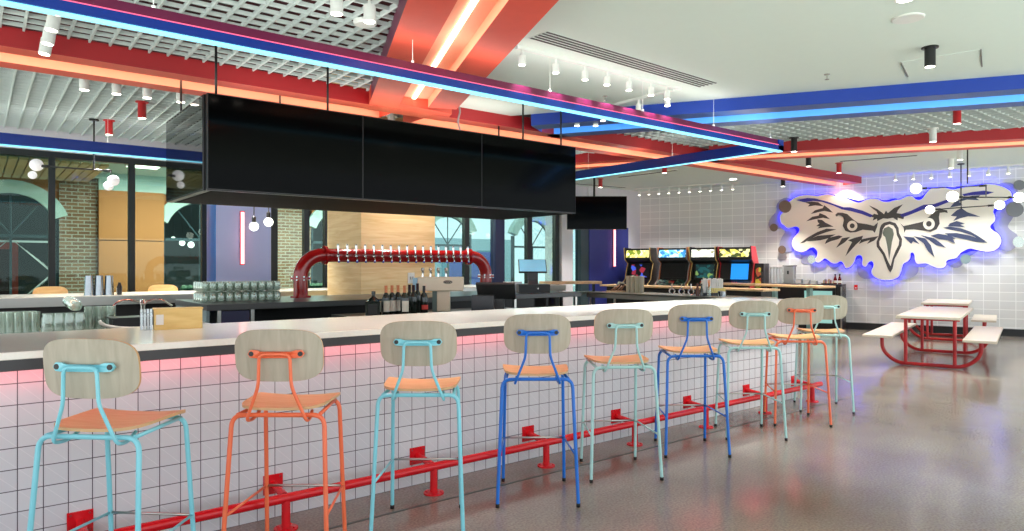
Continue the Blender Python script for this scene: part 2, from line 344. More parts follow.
for p_, ln_, a_ in (((3.9, 4.88), 8.6, 0), ((8.3, 7.7), 5.4, math.pi/2), ((2.8, 10.6), 10.6, 0)): fill_lamp('frame_fill_lamp', (p_[0], p_[1], 3.105), ln_, .08, 1.3*ln_, a_)  # added unseen lamps on top of the beams, brightening the ceiling
for x in (.9, 2.81, 4.31, 5.64, 6.91, 8.14): MB().cyl((x, 4.88, 3.1), (x, 4.88, ZC+.04), .0025, 6).cyl((x, 4.88, 3.1), (x, 4.88, 3.13), .012, 8).build('hanging_wire', WHITE_M, t)
for y in (6.6, 8.4): MB().cyl((8.3, y, 3.1), (8.3, y, ZC+.03), .0025, 6).build('hanging_wire', WHITE_M, t)
for x in (-.5, 1.4, 3.3, 5.9): MB().cyl((x, 10.6, 3.1), (x, 10.6, ZC+.03), .0025, 6).build('hanging_wire', WHITE_M, t)
# ------------------------------------------------------------------ walls
struct('wall_owl', MB().box(-5.3, 10.5, 0, .2, 0, ZC+.05), WALLTILE, 'pale square tiled wall behind the owl sign', 'wall', (W0[0], W0[1], 0), WA)
struct('baseboard_owl', MB().box(-5.2, 10.5, -.02, -.001, 0, .15), BLACK, 'black baseboard below the pale tiled owl wall', 'baseboard', (W0[0], W0[1], 0), WA)
YW = 12.4
def xw(px, y=YW): return YP(px, 265, y)[0]
WHITEP = mat('white wall paint', (214, 212, 218), .7)
struct('wall_corner', MB().box(xw(625), WP(-5.2, 0)[0]+.3, YW-.1, YW+.2, 0, ZC+.05).box(xw(586), xw(625), YW-.1, YW+.2, 2.45, ZC+.05), WHITEP, 'narrow white wall between navy panel and tiled wall', 'wall')
struct('wall_window_header', MB().box(-5, xw(588), YW-.06, YW+.25, 3.17, ZC+.05), WHITEP, 'white wall band above the tall window frames', 'wall')
# window frames
GREENBLACK = mat('dark window frame', (22, 30, 32), .4); NAVYF = mat('navy window frame', (24, 32, 84), .4); TEALF = mat('grey teal frame', (60, 78, 84), .4)
xs = [(-2.2, .05, GREENBLACK), (xw(51.7), .042, GREENBLACK), (xw(131.5), .045, GREENBLACK), (xw(203.5), .035, GREENBLACK)]
def window(name, x0, x1, mull, label, trans=None, mm=GREENBLACK):
    t = bpy.data.objects.new(name, None); C.objects.link(t); t['kind'] = 'structure'; t['label'] = label; t['category'] = 'window'
    mb = MB(); mb.box(x0, x1, YW-.05, YW+.07, 3.08, 3.17).box(x0, x1, YW-.05, YW+.07, 0, .12)
    for x, w, in mull: mb.box(x-w, x+w, YW-.05, YW+.07, .12, 3.08)
    for z in trans or (): mb.box(x0, x1, YW-.03, YW+.05, z-.025, z+.025)
    mb.build('window_frame', mm, t)
    MB().box(x0, x1, YW+.005, YW+.015, .12, 3.08).build('window_pane', PANE, t); return t
window('window_1', -4.5, xw(205), [(x, w) for x, w, k in xs], 'tall black framed window looking out on brick and tan panels')
window('window_2', xw(271), xw(327.5), [(xw(273.5), .06), (xw(306), .05), (xw(327), .06)], 'dark framed window between the periwinkle panel and the oak column')
window('window_3', xw(430), xw(586), [(xw(466), .06), (xw(528.5), .075), (xw(556), .06)], 'bright tall windows between the oak column and the navy panel', None)
struct('window_post', MB().box(xw(493), xw(502), YW-.1, YW+.1, 0, 3.17), NAVYF, 'navy post between the bright window panes', 'window post')
struct('window_post', MB().box(xw(578), xw(587), YW-.1, YW+.1, 0, 3.17), TEALF, 'grey teal post at the navy panel end of the windows', 'window post')
struct('wall_pier', MB().box(xw(558.5), xw(569.5), YW-.12, YW+.5, 0, 3.17), mat('whitewashed brick', (226, 226, 232), .8, bump=.4, scale=40), 'whitewashed pier set between the bright windows', 'wall')
# panels with neon tubes
PERI = mat('periwinkle panel paint', (182, 194, 244), .4, noise=.02); COB = mat('cobalt panel side', (70, 130, 214), .4)
mb = MB().box(xw(216, 12.0), xw(271, 12.0), 12.0, 12.5, 0, 3.2).box(xw(216, 12.0)-.02, xw(216, 12.0), 12.0, 12.5, 0, 3.2, 1)
struct('wall_periwinkle', mb, [PERI, COB], 'periwinkle blue wall panel with cobalt side between windows', 'wall')
struct('wall_navy', MB().box(xw(586), xw(625), YW-.12, YW+.2, 0, 2.45), NAVY, 'navy blue wall panel beside the tiled wall', 'wall')
def neon(px, y0, y1, Y, r, label):
    p, q = YP(px, y0, Y), YP(px, y1, Y)
    t = thing('neon_tube_light', label, 'neon light', (p[0], p[1], q[2]))
    h = p[2]-q[2]; MB().tube([(0, 0, .02), (0, 0, h-.02)], r, 10).build('tube', NEON, t)
    MB().box(-r*1.3, r*1.3, r*.6, 12.0-.001-Y if px < 400 else 12.28-.001-Y, 0, h).build('backing', mat('pink backing', (190, 90, 110), .5), t)
neon(242.7, 211, 265, 11.955, .028, 'vertical pink neon tube on the periwinkle panel')
neon(614.7, 203, 267, 12.24, .026, 'vertical pink neon tube on the navy panel below the wall television')
# oak column
ox0, ox1 = YP(361, 265, 8.3)[0], YP(435, 265, 8.3)[0]
struct('column', MB().box(ox0, ox1, 8.3, 9.4, 0, 4.2), OAK, 'square column clad in pale oak boards behind the beer taps', 'column', bevel=.004)
tag(MB().box(-.05, .05, -.012, 0, -.075, .075).box(-.025, -.005, -.02, -.012, -.02, .02, 1).box(.01, .03, -.02, -.012, -.02, .02, 1).build('switch_plate', [WHITE_M, mat('grey plastic', (150, 150, 146))]), 'white switch plate fixed to the oak column', 'switch', loc=YP(411, 278, 8.298))
# ------------------------------------------------------------------ outside the windows
struct('ground_outside', MB().box(-6, 26, 12.61, 30, -.12, -.02), mat('paving', (168, 170, 164), .7), 'grey paving outside the tall windows', 'ground')
YF = 17.0
def arch_pts(cx, r, zc, half, n=14): return [(cx+r*math.cos(a), zc+r*math.sin(a)) for a in [math.pi/2-half+2*half*k/n for k in range(n+1)]]
def arch_window(cx, label, dark=True, low=None):
    t = thing('arched_shop_window', label, 'arched window')
    half = math.radians(70); zc = 2.15
    o = arch_pts(cx, 1.02, zc, half); i = arch_pts(cx, .76, zc, half)
    MB().prism(o+i[::-1], YF-.12, YF+.1, 'xz').build('arch_surround', PALE, t)
    mb = MB().box(cx-.82, cx-.76, YF-.02, YF+.1, 0, 2.4).box(cx+.76, cx+.82, YF-.02, YF+.1, 0, 2.4).box(cx-.8, cx+.8, YF-.02, YF+.08, 2.02, 2.08).box(cx-.02, cx+.02, YF-.02, YF+.06, .0, 2.05)
    mb.tube([(x, YF+.04, z) for x, z in i], .03, 6)
    for a in (50, 90, 130): mb.tube([(cx, YF+.04, 2.08), (cx+.76*math.cos(math.radians(a)), YF+.04, zc+.76*math.sin(math.radians(a)))], .018, 6)
    mb.build('window_frame', TEALF, t)
    return t
cs = [.55, 4.12, 7.6, 11.0, 14.25]
lab = ['arched shop window outside, beyond the brick pier', 'arched shop window outside beside the tan panels', 'arched shop window outside behind the oak column', 'arched window outside seen right of the oak column', 'arched window outside near the whitewashed pier']
lab[3] = 'bright arched window outside, next after the oak column'
aws = [arch_window(c, lab[k]) for k, c in enumerate(cs)]
DARKIN = mat('dark shop interior', (24, 30, 30), .8)
struct('wall_shop', MB().box(-3, 9.3, YF+2.2, YF+2.3, 0, 3.6), mat('shop back wall', (52, 60, 58), .8, noise=.4, scale=1.4), 'dim back wall inside the shops across the walkway', 'wall')
def wallband(x0, x1, z0, z1, m, label, y0=YF-.02, y1=YF+.25): return struct('wall_facade', MB().box(x0, x1, y0, y1, z0, z1), m, label, 'wall')
wallband(1.36, 2.05, 0, 3.3, BRICK, 'brown brick pier across the walkway', YF-.1)
wallband(-2.4, -.3, 0, 3.3, BRICK, 'brown brick pier beyond the first arched window')
wallband(2.05, 3.3, 0, 1.98, TAN, 'lower tan wall panels across the walkway', YF-.25); wallband(2.05, 3.3, 2.0, 3.06, TAN, 'upper tan wall panels across the walkway', YF-.25)
wallband(4.93, 6.8, 0, 3.3, BRICK, 'brick pier behind the periwinkle panel'); wallband(8.4, 10.2, 0, 3.3, TAN, 'tan pier behind the oak column')
mb = MB()
for k, c in enumerate(cs[:3]):   # wall above each dark arch
    o = arch_pts(c, 1.0, 2.15, math.radians(70)); mb.prism([(c-1.0, 3.6), (c-1.0, 2.45)]+o[::-1]+[(c+1.0, 2.45), (c+1.0, 3.6)], YF-.02, YF+.2, 'xz')
struct('wall_facade_arches', mb, TAN, 'tan wall above the arched shop windows', 'wall')
mb = MB().box(-3, 9.4, YF-.3, YF+.2, 3.3, 3.7).box(2.05, 3.7, YF-.24, YF, 3.06, 3.3); struct('wall_facade_top', mb, PALE, 'pale band along the top of the shop fronts', 'wall')
# slatted canopy
mb = MB(); SLAT = wood('canopy slats', (200, 152, 98), (226, 184, 130), (1, 8, 8))
for k in range(34): mb.box(1.87-(k+1)*.145, 1.87-(k+1)*.145+.122, 13.85, 16.8, 3.2, 3.24)
tag(mb.build('slatted_canopy', SLAT), 'wooden slatted canopy over the walkway outside the windows', 'canopy')
struct('ceiling_walkway', MB().box(-4, 9.5, 12.7, 17.2, 3.42, 3.5), PALE, 'pale walkway ceiling above the slatted canopy', 'ceiling')
for k in range(6):  # added lamps that brighten the shop fronts across the walkway
    t = thing('added_walkway_light', 'added flat square light panel in the walkway ceiling outside the windows', 'ceiling light', (2.6+k*1.25, 15.0, 3.42), group='added walkway light panels')
    MB().box(-.3, .3, -.3, .3, -.02, 0).build('panel_frame', WHITE_M, t); MB().box(-.27, .27, -.27, .27, -.024, -.02).build('lamp_face', LAMP, t)
    o = fill_lamp('added_walkway_lamp', (0, 0, -.04), .5, .5, 95, 0, True); o.parent = t
tag(MB().box(1.37, 3.2, 15.8, 16.4, 0, .62).build('low_planter', mat('pale stone', (170, 184, 170), .8)), 'low pale stone planter in front of the brick pier', 'planter')
# lattice screens, shop interiors
def lattice(x, y):
    mb = MB(); mb.box(x-.75, x+.75, y, y+.02, .62, .66).box(x-.75, x+.75, y, y+.02, 1.92, 1.96)
    for k in range(7):
        for sg in (-1, 1): mb.tube([(x+sg*(.08+k*.09), y, .66+.08*k), (x+sg*(.7), y, 1.29)] if k < 7 else [], .008, 4).tube([(x+sg*(.08+k*.09), y, 1.92-.08*k), (x+sg*.7, y, 1.29)], .008, 4)
    mb.build('lattice_screen', WHITE_M, aws[0])
lattice(.55, YF+.06)
tag(MB().box(-.2, .42, 0, .1, 0, 2.0).box(-.1, .3, -.02, 0, .2, 1.8, 1).build('shop_door', [mat('rust red', (190, 70, 50), .5), mat('dark pane', (60, 30, 30), .3)]), 'rust red shop door seen through the first arched window', 'door', loc=(.3, YF+1.2, 0))
def table_set(x, y, label):
    t = thing('cafe_table', label, 'table', (x, y, 0))
    MB().lathe([(.34, .7), (.36, .72), (.36, .74), (.34, .75)], 16).build('table_top', BLACK, t); MB().cyl((0, 0, 0), (0, 0, .7), .03).lathe([(.22, 0), (.22, .02), (.05, .04)], 14).build('pedestal', BLACK, t)
for x in (.3, 1.25): table_set(x, 14.9, 'black round cafe table outside, %s the mullion' % ('clear of' if x < .8 else 'close to'))
for k, (x, z, r) in enumerate(((3.95, 2.0, .07), (4.15, 1.96, .08), (3.75, 2.1, .05))):
    t = thing('pendant_lamp', 'opal pendant globe glowing inside the second arched shop window', 'lamp', (x, YF+1.0, z), group='globes in the second shop window')
    MB().ball((0, 0, 0), r, 12).build('globe', GLOBE, t); MB().cyl((0, 0, r), (0, 0, 1.0), .006, 6).build('cord', BLACK, t)
# long planter with ferns and red sign board
FERN = mat('fern green', (60, 92, 66), .7, noise=.3, scale=30)
for x0, lb in ((3.4, 'row of clipped ferns in a black trough below the second arched window'), (6.0, 'row of clipped ferns in a black trough left of the beer tap elbow')):
    t = thing('fern_trough', lb, 'planter', (x0, 15.6, .55)); MB().box(0, 1.6, -.15, .15, -.57, .35).build('trough', BLACK, t); mb = MB()
    for k in range(14): mb.ball((.06+k*.114, 0, .42), .08, 8, sq=(1, 1, .9))
    mb.build('foliage', FERN, t, stuff=True); MB().box(.3, 1.2, -.17, -.15, .12, .24).build('sign_board', mat('red sign', (190, 36, 40), .5), t)
t = thing('flower_arrangement', 'red and yellow flower arrangement outside the window by the oak column', 'flowers', (6.95, 15.3, 1.1))
MB().lathe([(.08, -.2), (.14, .0), (.12, .12)], 12).cyl((0, 0, -1.1), (0, 0, -.2), .05).build('vase', BLACK, t)
mb = MB()
for k in range(46): a = random.uniform(0, 6.28); r = random.uniform(0, .22); mb.ball((r*math.cos(a), r*math.sin(a), .2+random.uniform(0, .5)), random.uniform(.02, .045), 6, mi=random.choice((0, 0, 1, 2)))
mb.build('blossoms', [mat('red petals', (214, 50, 50)), mat('yellow petals', (226, 196, 60)), FERN], t, stuff=True)
# bright side: distant blocks in the light beyond the arches
BL = mat('blue hoarding', (60, 96, 196), .6); tag(MB().box(12.0, 13.6, 18.4, 18.5, 0, 1.9).build('blue_hoarding', BL), 'blue hoarding outside behind the navy window post', 'hoarding')
struct('ground_far', MB().box(9, 34, 30, 44, -.14, -.04), mat('light paving', (190, 200, 200), .8), 'pale paving far outside the windows', 'ground')
tag(MB().box(0, 6, 0, 1, 0, 2.6).box(.4, 1.6, -.05, 0, .9, 2.1, 1).box(2.2, 3.4, -.05, 0, .9, 2.1, 1).box(4.0, 5.2, -.05, 0, .9, 2.1, 1).build('distant_building', [mat('pale cladding', (176, 204, 212), .7), mat('teal glazing', (96, 160, 176), .2)]), 'pale teal building far outside beyond the bright arches', 'building', loc=(13, 24, 0))
# ------------------------------------------------------------------ the bar
YB, YT, XE = 3.7, 3.92, 7.08                           # counter edge, tile face, tile end
bar = thing('bar_counter', 'long bar with white quartz top and white tiled front', 'bar', (0, YT, 0))
MB().box(-2, XE+.12, YB-YT, 4.72-YT, 1.035, 1.07).build('countertop', QUARTZ, bar, .004)
MB().box(-2, XE+.115, YB-YT+.004, 4.7-YT, .985, 1.035).build('edge_band', EDGE, bar)
MB().box(-2, XE, 0, .5, 0, .985).build('tile_front', TILE, bar)
MB().box(XE-.002, XE+.006, -.006, .014, 0, .985).build('corner_trim', STEEL, bar)
MB().box(-2, XE-.05, -.075, -.055, .977, .9845).build('light_strip', glow('red led strip', (255, 84, 104), 9), bar)
RAILY = 3.75-.0
fr = thing('foot_rail', 'red tubular foot rail along the base of the tiled bar', 'foot rail', (0, YT, 0))
ry = -.21; rz = .17
MB().tube([(-1.5, ry, rz), (7.18, ry, rz)], .026, 14).build('rail_tube', RAIL_RED, fr)
for x in (-.55, .4, 1.34, 2.29, 3.24, 4.19, 5.14, 6.09, 7.0):
    mb = MB(); mb.cyl((x, ry, .01), (x, ry, rz), .024, 14).lathe([(.065, 0), (.065, .008), (.03, .012)], 18, (x, ry, 0))
    for k in range(4): mb.lathe([(.008, 0), (.008, .006)], 8, (x+.048*math.cos(k*1.57+.78), ry+.048*math.sin(k*1.57+.78), .009))
    mb.build('post', RAIL_RED, fr)
    mb = MB(); mb.box(x-.055, x+.055, -.008, 0, .14, .25).cyl((x, -.005, .195), (x, ry+.02, rz+.006), .022, 12)
    for dx in (-.04, .04):
        for dz in (.155, .236): mb.cyl((x+dx, -.012, dz), (x+dx, -.006, dz), .006, 8, 1)
    mb.build('wall_bracket', [RAIL_RED, DARK_RED], fr)
# ------------------------------------------------------------------ stools
def squircle(a, b, n=3.2, k=40):
    out = []
    for i in range(k):
        t = 2*math.pi*i/k; c, s = math.cos(t), math.sin(t)
        out.append((a*math.copysign(abs(c)**(2/n), c), b*math.copysign(abs(s)**(2/n), s)))
    return out
def make_stool():
    t = thing('bar_stool', 'stool', 'bar stool')
    tube = AQUA
    # seat: x across, local +y towards the bar
    mb = MB(); o = [(x*(1+.05*y/.2), y) for x, y in squircle(.205, .2, 5.0, 44)]
    mb.shell(o, lambda x, z: .012*(x/.2)**2-.02*max(0, (z-.12)/.08)**2, .013, 6)
    mb.v = [(x, z, y+.777) for x, y, z in mb.v]
    mb.build('seat', [SEATWOOD, PLYEDGE], t)
    # backrest
    mb = MB(); mb.shell(squircle(.205, .122, 3.6, 48), lambda x, z: -.035+.85*x*x*.9, .012, 6)
    mb.v = [(x, y-.185-.12*z, z+1.035) for x, y, z in [(p[0], -p[1]*-1, p[2]) for p in mb.v]]
    bk = mb.build('backrest', [BACKWOOD, PLYEDGE], t)
    # curve opens towards the bar: ends forward
    by = -.243
    mb = MB()
    pr = [(-.13, 1.045), (-.118, 1.062), (-.09, 1.062), (-.07, 1.055), (.07, 1.055), (.09, 1.062), (.118, 1.062), (.13, 1.045), (.118, 1.028), (.09, 1.026), (-.09, 1.026), (-.118, 1.028)]
    n = len(pr); vs = []
    for dy in (0, .012):
        vs += [(x, by+dy+.75*x*x*.9, z) for x, z in pr]
    mb.add(vs, [tuple(range(n)), tuple(range(n, 2*n))]+[(i, (i+1) % n, n+(i+1) % n, n+i) for i in range(n)])
    br = mb.build('back_bracket', tube, t)
    for sx in (-1, 1): MB().cyl((sx*.112, by-.002+.0085, 1.045), (sx*.112, by+.02, 1.045), .0115, 10).build('bolt', BLACK, br)
    p = [(-.125, -.09, .755), (-.132, -.15, .728), (-.138, -.225, .735), (-.075, by-.004, .9), (-.07, by-.008, 1.045), (.07, by-.008, 1.045), (.075, by-.004, .9), (.138, -.225, .735), (.132, -.15, .728), (.125, -.09, .755)]
    MB().tube(fillet(p, .03, 5), .0078, 9).build('back_tube', tube, t)
    for name, pts in (('rear', [(-.243, -.26, .01), (-.213, -.2, .758), (.213, -.2, .758), (.243, -.26, .01)]), ('front', [(-.205, .235, .01), (-.19, .17, .758), (.19, .17, .758), (.205, .235, .01)])):
        for sx in (-1, 1):
            a, bb = (pts[0], pts[1]) if sx < 0 else (pts[3], pts[2])
            q = [(a[0], a[1], .012), bb, (0, bb[1], .758)]
            lg = MB().tube(fillet(q, .055, 6), .0108, 10).build('leg', tube, t)
            MB().cyl((a[0], a[1], 0), (a[0]-.0001*a[0], a[1], .022), .0122, 10).build('foot_cap', RUBBER, lg)
    def at(a, bb, z): k = (z-.01)/(bb[2]-.01); return (a[0]+(bb[0]-a[0])*k, a[1]+(bb[1]-a[1])*k, z)
    fl = at((-.205, .235, .01), (-.19, .17, .758), .30); frr = (-fl[0], fl[1], fl[2])
    rl = at((-.243, -.26, .01), (-.213, -.2, .758), .30); rrr = (-rl[0], rl[1], rl[2])
    MB().cyl(fl, frr, .0065, 8).build('footrest_bar', STEEL, t, label='steel footrest bar')
    MB().cyl(fl, rl, .0065, 8).build('side_stretcher', tube, t); MB().cyl(frr, rrr, .0065, 8).build('side_stretcher', tube, t)
    MB().cyl((-.19, -.195, .758), (-.17, .165, .758), .009, 8).build('seat_rail', tube, t); MB().cyl((.19, -.195, .758), (.17, .165, .758), .009, 8).build('seat_rail', tube, t)
    return t
proto = make_stool()
G = 'tall stools along the tiled bar'
stools = [((.495, 3.36), -43, AQUA, 'aqua framed stool at the near end of the bar, first of the row'),
          ((1.222, 3.30), -38, CORAL, 'coral orange framed stool, second from the near end'),
          ((1.975, 3.32), -37, AQUA, 'aqua framed stool standing third, between coral and blue stools'),
          ((2.805, 3.315), -37, ROYAL, 'royal blue framed stool beside the aqua third stool'),
          ((3.57, 3.33), -32, MINT, 'pale mint framed stool standing between the two royal blue stools'),
          ((4.435, 3.37), -37, ROYAL, 'royal blue framed stool beyond the pale mint one, sixth along the bar'),
          ((5.255, 3.375), -40, MINT, 'pale mint framed stool standing seventh along, before the far coral stool'),
          ((6.03, 3.375), -44, CORAL, 'coral orange framed stool at the far end, second from last'),
          ((6.77, 3.50), -50, MINT, 'pale mint framed stool at the far end, last of the row')]
for i, ((x, y), a, cm, lb) in enumerate(stools):
    if i == 0: o = proto; o.location = (x, y, 0); o.rotation_euler = (0, 0, math.radians(a)); o['label'] = lb; o['group'] = G
    else: o = dup(proto, (x, y, 0), math.radians(a), lb, G, None, {AQUA: cm})
# two stools across the bar, only their backs show
for i, (px, y, lb) in enumerate(((47, 11.45, 'pale wooden stool behind the far counter by the brick pier'), (160, 11.45, 'pale wooden stool behind the far counter near the glass rack'))):
    p = YP(px, 290, y); dup(proto, (p[0]+.02, p[1]-.2, 0), math.radians(180-6), lb, 'stools across the far counter', None, {AQUA: CORAL, BACKWOOD: SEATWOOD})
# ------------------------------------------------------------------ hanging televisions
XT, YTV, TW, TH, TZ = 1.56, 6.2, 1.45, .835, 2.1
BEZ = mat('black television bezel', (12, 12, 12), .3)
def tv(label, loc, rz=0, w=TW, h=TH, cat='television', grp=None, sm=None):
    t = thing('television', label, cat, loc, rz, grp)
    MB().box(0, w, .004, .07, 0, h).build('case', BEZ, t, .004)
    MB().box(.008, w-.008, 0, .006, .014, h-.008).build('screen', sm or SCREEN, t); return t
for k in range(3): tv(['large black hanging television next to the side screen, facing the tiled bar', 'middle one of three large black televisions hanging over the bar', 'large black hanging television at the end of the bank nearest the arcade'][k], (XT+k*TW, YTV, TZ))
tv('large black television closing the short side of the hanging bank', (XT-.02, YTV+1.52, TZ), -math.pi/2, 1.443, sm=mat('mirror dark screen', (6, 7, 8), .03, noise=0, spec=.9))
t = thing('television_hanger', 'black frame and rods holding the hanging bank of televisions', 'hanger', (XT, YTV, TZ))
MB().box(.06, 3*TW-.02, .07, 1.5, -.0, .06).build('bottom_panel', mat('matt black board', (8, 8, 8), .7, spec=.1), t)
MB().box(.3, 3*TW-.3, .5, .9, TH+.02, TH+.04).build('fill_lamp', WHITE_M, t)  # added unseen plate below the fill lamp
fill_lamp('screen_bank_fill_lamp', (XT+1.5*TW, YTV+.7, TZ+TH+.06), 3.6, .5, 9, 0)  # added unseen lamp brightening the ceiling above the screens
MB().box(.06, 3*TW-.02, 1.44, 1.5, .06, TH).box(3*TW-.08, 3*TW-.02, .08, 1.44, .06, TH).build('rear_panel', BLACK, t)
for px, y in ((216, 6.3), (327.7, 6.3), (523, 6.3), (561, 6.3), (181, 7.55), (280, 7.6), (498.8, 7.2)):
    x = YP(px, 100, y)[0]; x = min(x, XT+3*TW-.06)
    MB().cyl((x-XT, y-YTV, TH-.1), (x-XT, y-YTV, ZC-TZ+.06), .011, 8).build('rod', BLACK, t)
x = YP(459, 100, 7.0)[0]; pts = [(x-XT+.012*math.cos(k*.9), .8+.012*math.sin(k*.9), .3+k*.035) for k in range(30)]
MB().tube(pts, .012, 6).build('cable', mat('grey cable', (150, 140, 140), .5), t)
# wall television by the navy panel
p = D(597, 229.5, 15.2); tvw = 1.34
t = tv('black television hung on a ceiling pole by the navy panel', (p[0]-SA*tvw/2, p[1]+CA*tvw/2, p[2]), A-math.pi/2, tvw, .745)
MB().cyl((tvw/2-.05, .1, .5), (tvw/2-.05, .1, ZC-p[2]-.004), .025, 8).build('pole', BLACK, t)
# ------------------------------------------------------------------ centre island with taps
isl = thing('service_island', 'charcoal topped service island under the hanging televisions', 'counter', (1.75, 6.97, 0))
MB().box(0, 5.0, 0, 1.35, 1.01, 1.07).build('worktop', mat('charcoal worktop', (64, 66, 66), .3), isl, .004)
MB().box(0, .03, .03, 1.3, 0, 1.01).build('side_panel', mat('grey green panel', (112, 132, 134), .5), isl)
MB().box(.03, 4.97, 1.0, 1.3, 0, 1.01).build('back_panel', BLACK, isl); MB().box(.03, 4.97, .1, 1.0, .78, .8).build('shelf', mat('dark shelf', (38, 38, 40), .5), isl)
for x in (.1, .42, 3.8, 4.9): MB().box(x, x+.035, .02, .06, 0, 1.01).build('upright', STEEL, isl)
MB().box(.14, .41, .03, .06, .82, 1.0).build('crate_front', mat('dark blue crate', (24, 28, 66), .5), isl)
# tap tower
tow = thing('beer_tap_tower', 'long red pipe beer tower with a row of chrome taps', 'beer tower', (3.03, 7.9, 1.07))
r = .085; zt = .505; L_ = 2.72
mb = MB().tube([(.3, 0, zt), (L_-.3, 0, zt)], r, 24); mb.build('pipe', PIPE_RED, tow)
def arc(cx, cz, R, a0, a1, n=12): return [(cx+R*math.cos(a0+(a1-a0)*k/n), 0, cz+R*math.sin(a0+(a1-a0)*k/n)) for k in range(n+1)]
R_ = zt-.24
e1 = MB().tube([(0, 0, .22)]+arc(R_+0, .24, R_, math.pi, math.pi/2)+[(.3, 0, zt)], r, 24).build('elbow', PIPE_RED, tow)
e1 = MB().tube([(L_-.3, 0, zt)]+arc(L_-R_, .24, R_, math.pi/2, 0)+[(L_, 0, .22)], r, 24).build('elbow', PIPE_RED, tow)
for x in (0, L_):
    mb = MB().cyl((x, 0, .0), (x, 0, .24), r, 24).lathe([(r+.035, .215), (r+.035, .24)], 24, (x, 0, 0)).lathe([(r+.035, 0), (r+.035, .02)], 24, (x, 0, 0))
    for k in range(8): mb.cyl((x+(r+.02)*math.cos(k*.785), (r+.02)*math.sin(k*.785), .205), (x+(r+.02)*math.cos(k*.785), (r+.02)*math.sin(k*.785), .252), .008, 8, 1)
    mb.build('pipe_foot', [PIPE_RED, CHROME], tow)
for x in (.3, L_-.3):
    mb = MB().cyl((x-.015, 0, zt), (x+.015, 0, zt), r+.03, 24)
    for k in range(8): mb.cyl((x-.025, (r+.016)*math.cos(k*.785), zt+(r+.016)*math.sin(k*.785)), (x+.025, (r+.016)*math.cos(k*.785), zt+(r+.016)*math.sin(k*.785)), .008, 8, 1)
    mb.build('flange', [PIPE_RED, CHROME], tow)
BLUEC = mat('blue tap cap', (50, 60, 170), .4)
f0 = MB().cyl((0, 0, 0), (0, -.07, 0), .011, 10).tube([(0, -.06, .01), (0, -.085, -.02), (0, -.088, -.06)], .010, 8).lathe([(.018, 0), (.018, .02), (.012, .03)], 12, (0, -.062, -.005)).build('tap', CHROME, tow)
h0 = MB().lathe([(.008, 0), (.012, .03), (.016, .1), (.012, .125), (0, .13)], 10, (0, -.062, .02)).build('handle', CHROME, f0)
c0 = MB().cyl((0, -.088, -.06), (0, -.088, -.082), .013, 8).build('spout_cap', BLUEC, f0, label='blue cap on the spout')
for k in range(17):
    x = .41+k*(L_-.82)/16
    if k == 0: f0.location = (x, -r+.01, zt-.01)
    else: dup(f0, (x, -r+.01, zt-.01), parent=tow)
# ------------------------------------------------------------------ far counter and return
fc = thing('far_bar_counter', 'far bar counter with white top and stainless inner edge', 'bar', (0, 10, 0))
MB().box(-4, 9.2, -.05, 1.1, 1.04, 1.07).build('countertop', QUARTZ, fc); MB().box(-4, 9.2, -.06, -.045, .95, 1.06).build('steel_fascia', STEEL, fc)
MB().box(-4, 9.2, .25, .9, 0, 1.04).build('base', BLACK, fc)
rc = thing('return_counter', 'oak topped counter leg in front of the arcade machines', 'counter', (9.8, 6.0, 0))
MB().box(0, .5, 0, 3.6, 1.035, 1.07).build('countertop', OAKTOP, rc, .004); MB().box(.1, .4, .1, 3.5, 0, 1.035).build('base', BLACK, rc)
sb = thing('steel_bench', 'stainless underbar bench leading to the wood topped counter', 'bench', (8.95, 5.7, 0))
MB().box(0, .75, 0, 3.4, .93, .96).box(0, .012, 0, 3.4, .86, .95).build('bench_top', STEEL, sb)
for x in (.05, .7):
    for y in (.05, 3.35): MB().cyl((x, y, 0), (x, y, .93), .02, 8).build('leg', STEEL, sb)
# low steel benches inside the near bar
def bench(x0, x1, y0, y1, z, label, m=STEEL):
    t = thing('underbar_bench', label, 'bench', (x0, y0, 0)); MB().box(0, x1-x0, 0, y1-y0, z-.03, z).build('bench_top', m, t)
    for x in (.04, x1-x0-.04):
        for y in (.04, y1-y0-.04): MB().cyl((x, y, 0), (x, y, z-.03), .018, 8).build('leg', m, t)
    return t
bench(-.9, 1.62, 5.75, 6.75, .94, 'stainless underbar bench holding drinking glasses')
bench(2.85, 5.0, 5.75, 6.6, .95, 'dark underbar bench holding the liquor bottles', mat('dark bench', (60, 62, 60), .4))
bench(3.3, 5.3, 4.85, 5.45, .95, 'dark underbar bench behind the near counter with a payment terminal', MC['dark bench'])
# ------------------------------------------------------------------ glassware
def glass_mesh(name, h, rb, rt, label, group, M_=GLASS, seg=14):
    o = MB().lathe([(0, .008), (rb*.9, .008), (rb, 0), (rb, .012), (rt, h), (rt-.004, h), (rb-.004, .02), (0, .02)], seg).build(name, M_)
    return tag(o, label, 'glass', group)
first = True
rows = [(px, 6.2) for px in (1, 9.5, 18, 26.5, 35)]
g0 = glass_mesh('pilsner_glass', .165, .03, .0365, 'tall straight drinking glass in a row on the stainless bench', 'tall glasses on the stainless bench')
for k, (px, y) in enumerate(rows):
    x = YP(px, 320, y)[0]
    for j in range(2):
        o = g0 if (k == 0 and j == 0) else dup(g0)
        o.location = (x-j*.02, y+j*.1, .94)
j0 = tag(MB().lathe([(0, 0), (.036, 0), (.042, .02), (.042, .1), (.034, .125), (.036, .14), (.032, .14), (.038, .1), (.038, .02), (0, .012)], 14).build('mason_jar', GLASS), 'mason jar standing with others between the tall glasses and the tumbler stacks', 'jar', 'jars standing on the stainless bench')
for k, px in enumerate((48, 58.5, 69, 79.5)):
    y = 6.1; o = j0 if k == 0 else dup(j0); x = YP(px, 320, y)[0]; o.location = (x, y, .94); o.scale = (1.05, 1.05, 1.1)
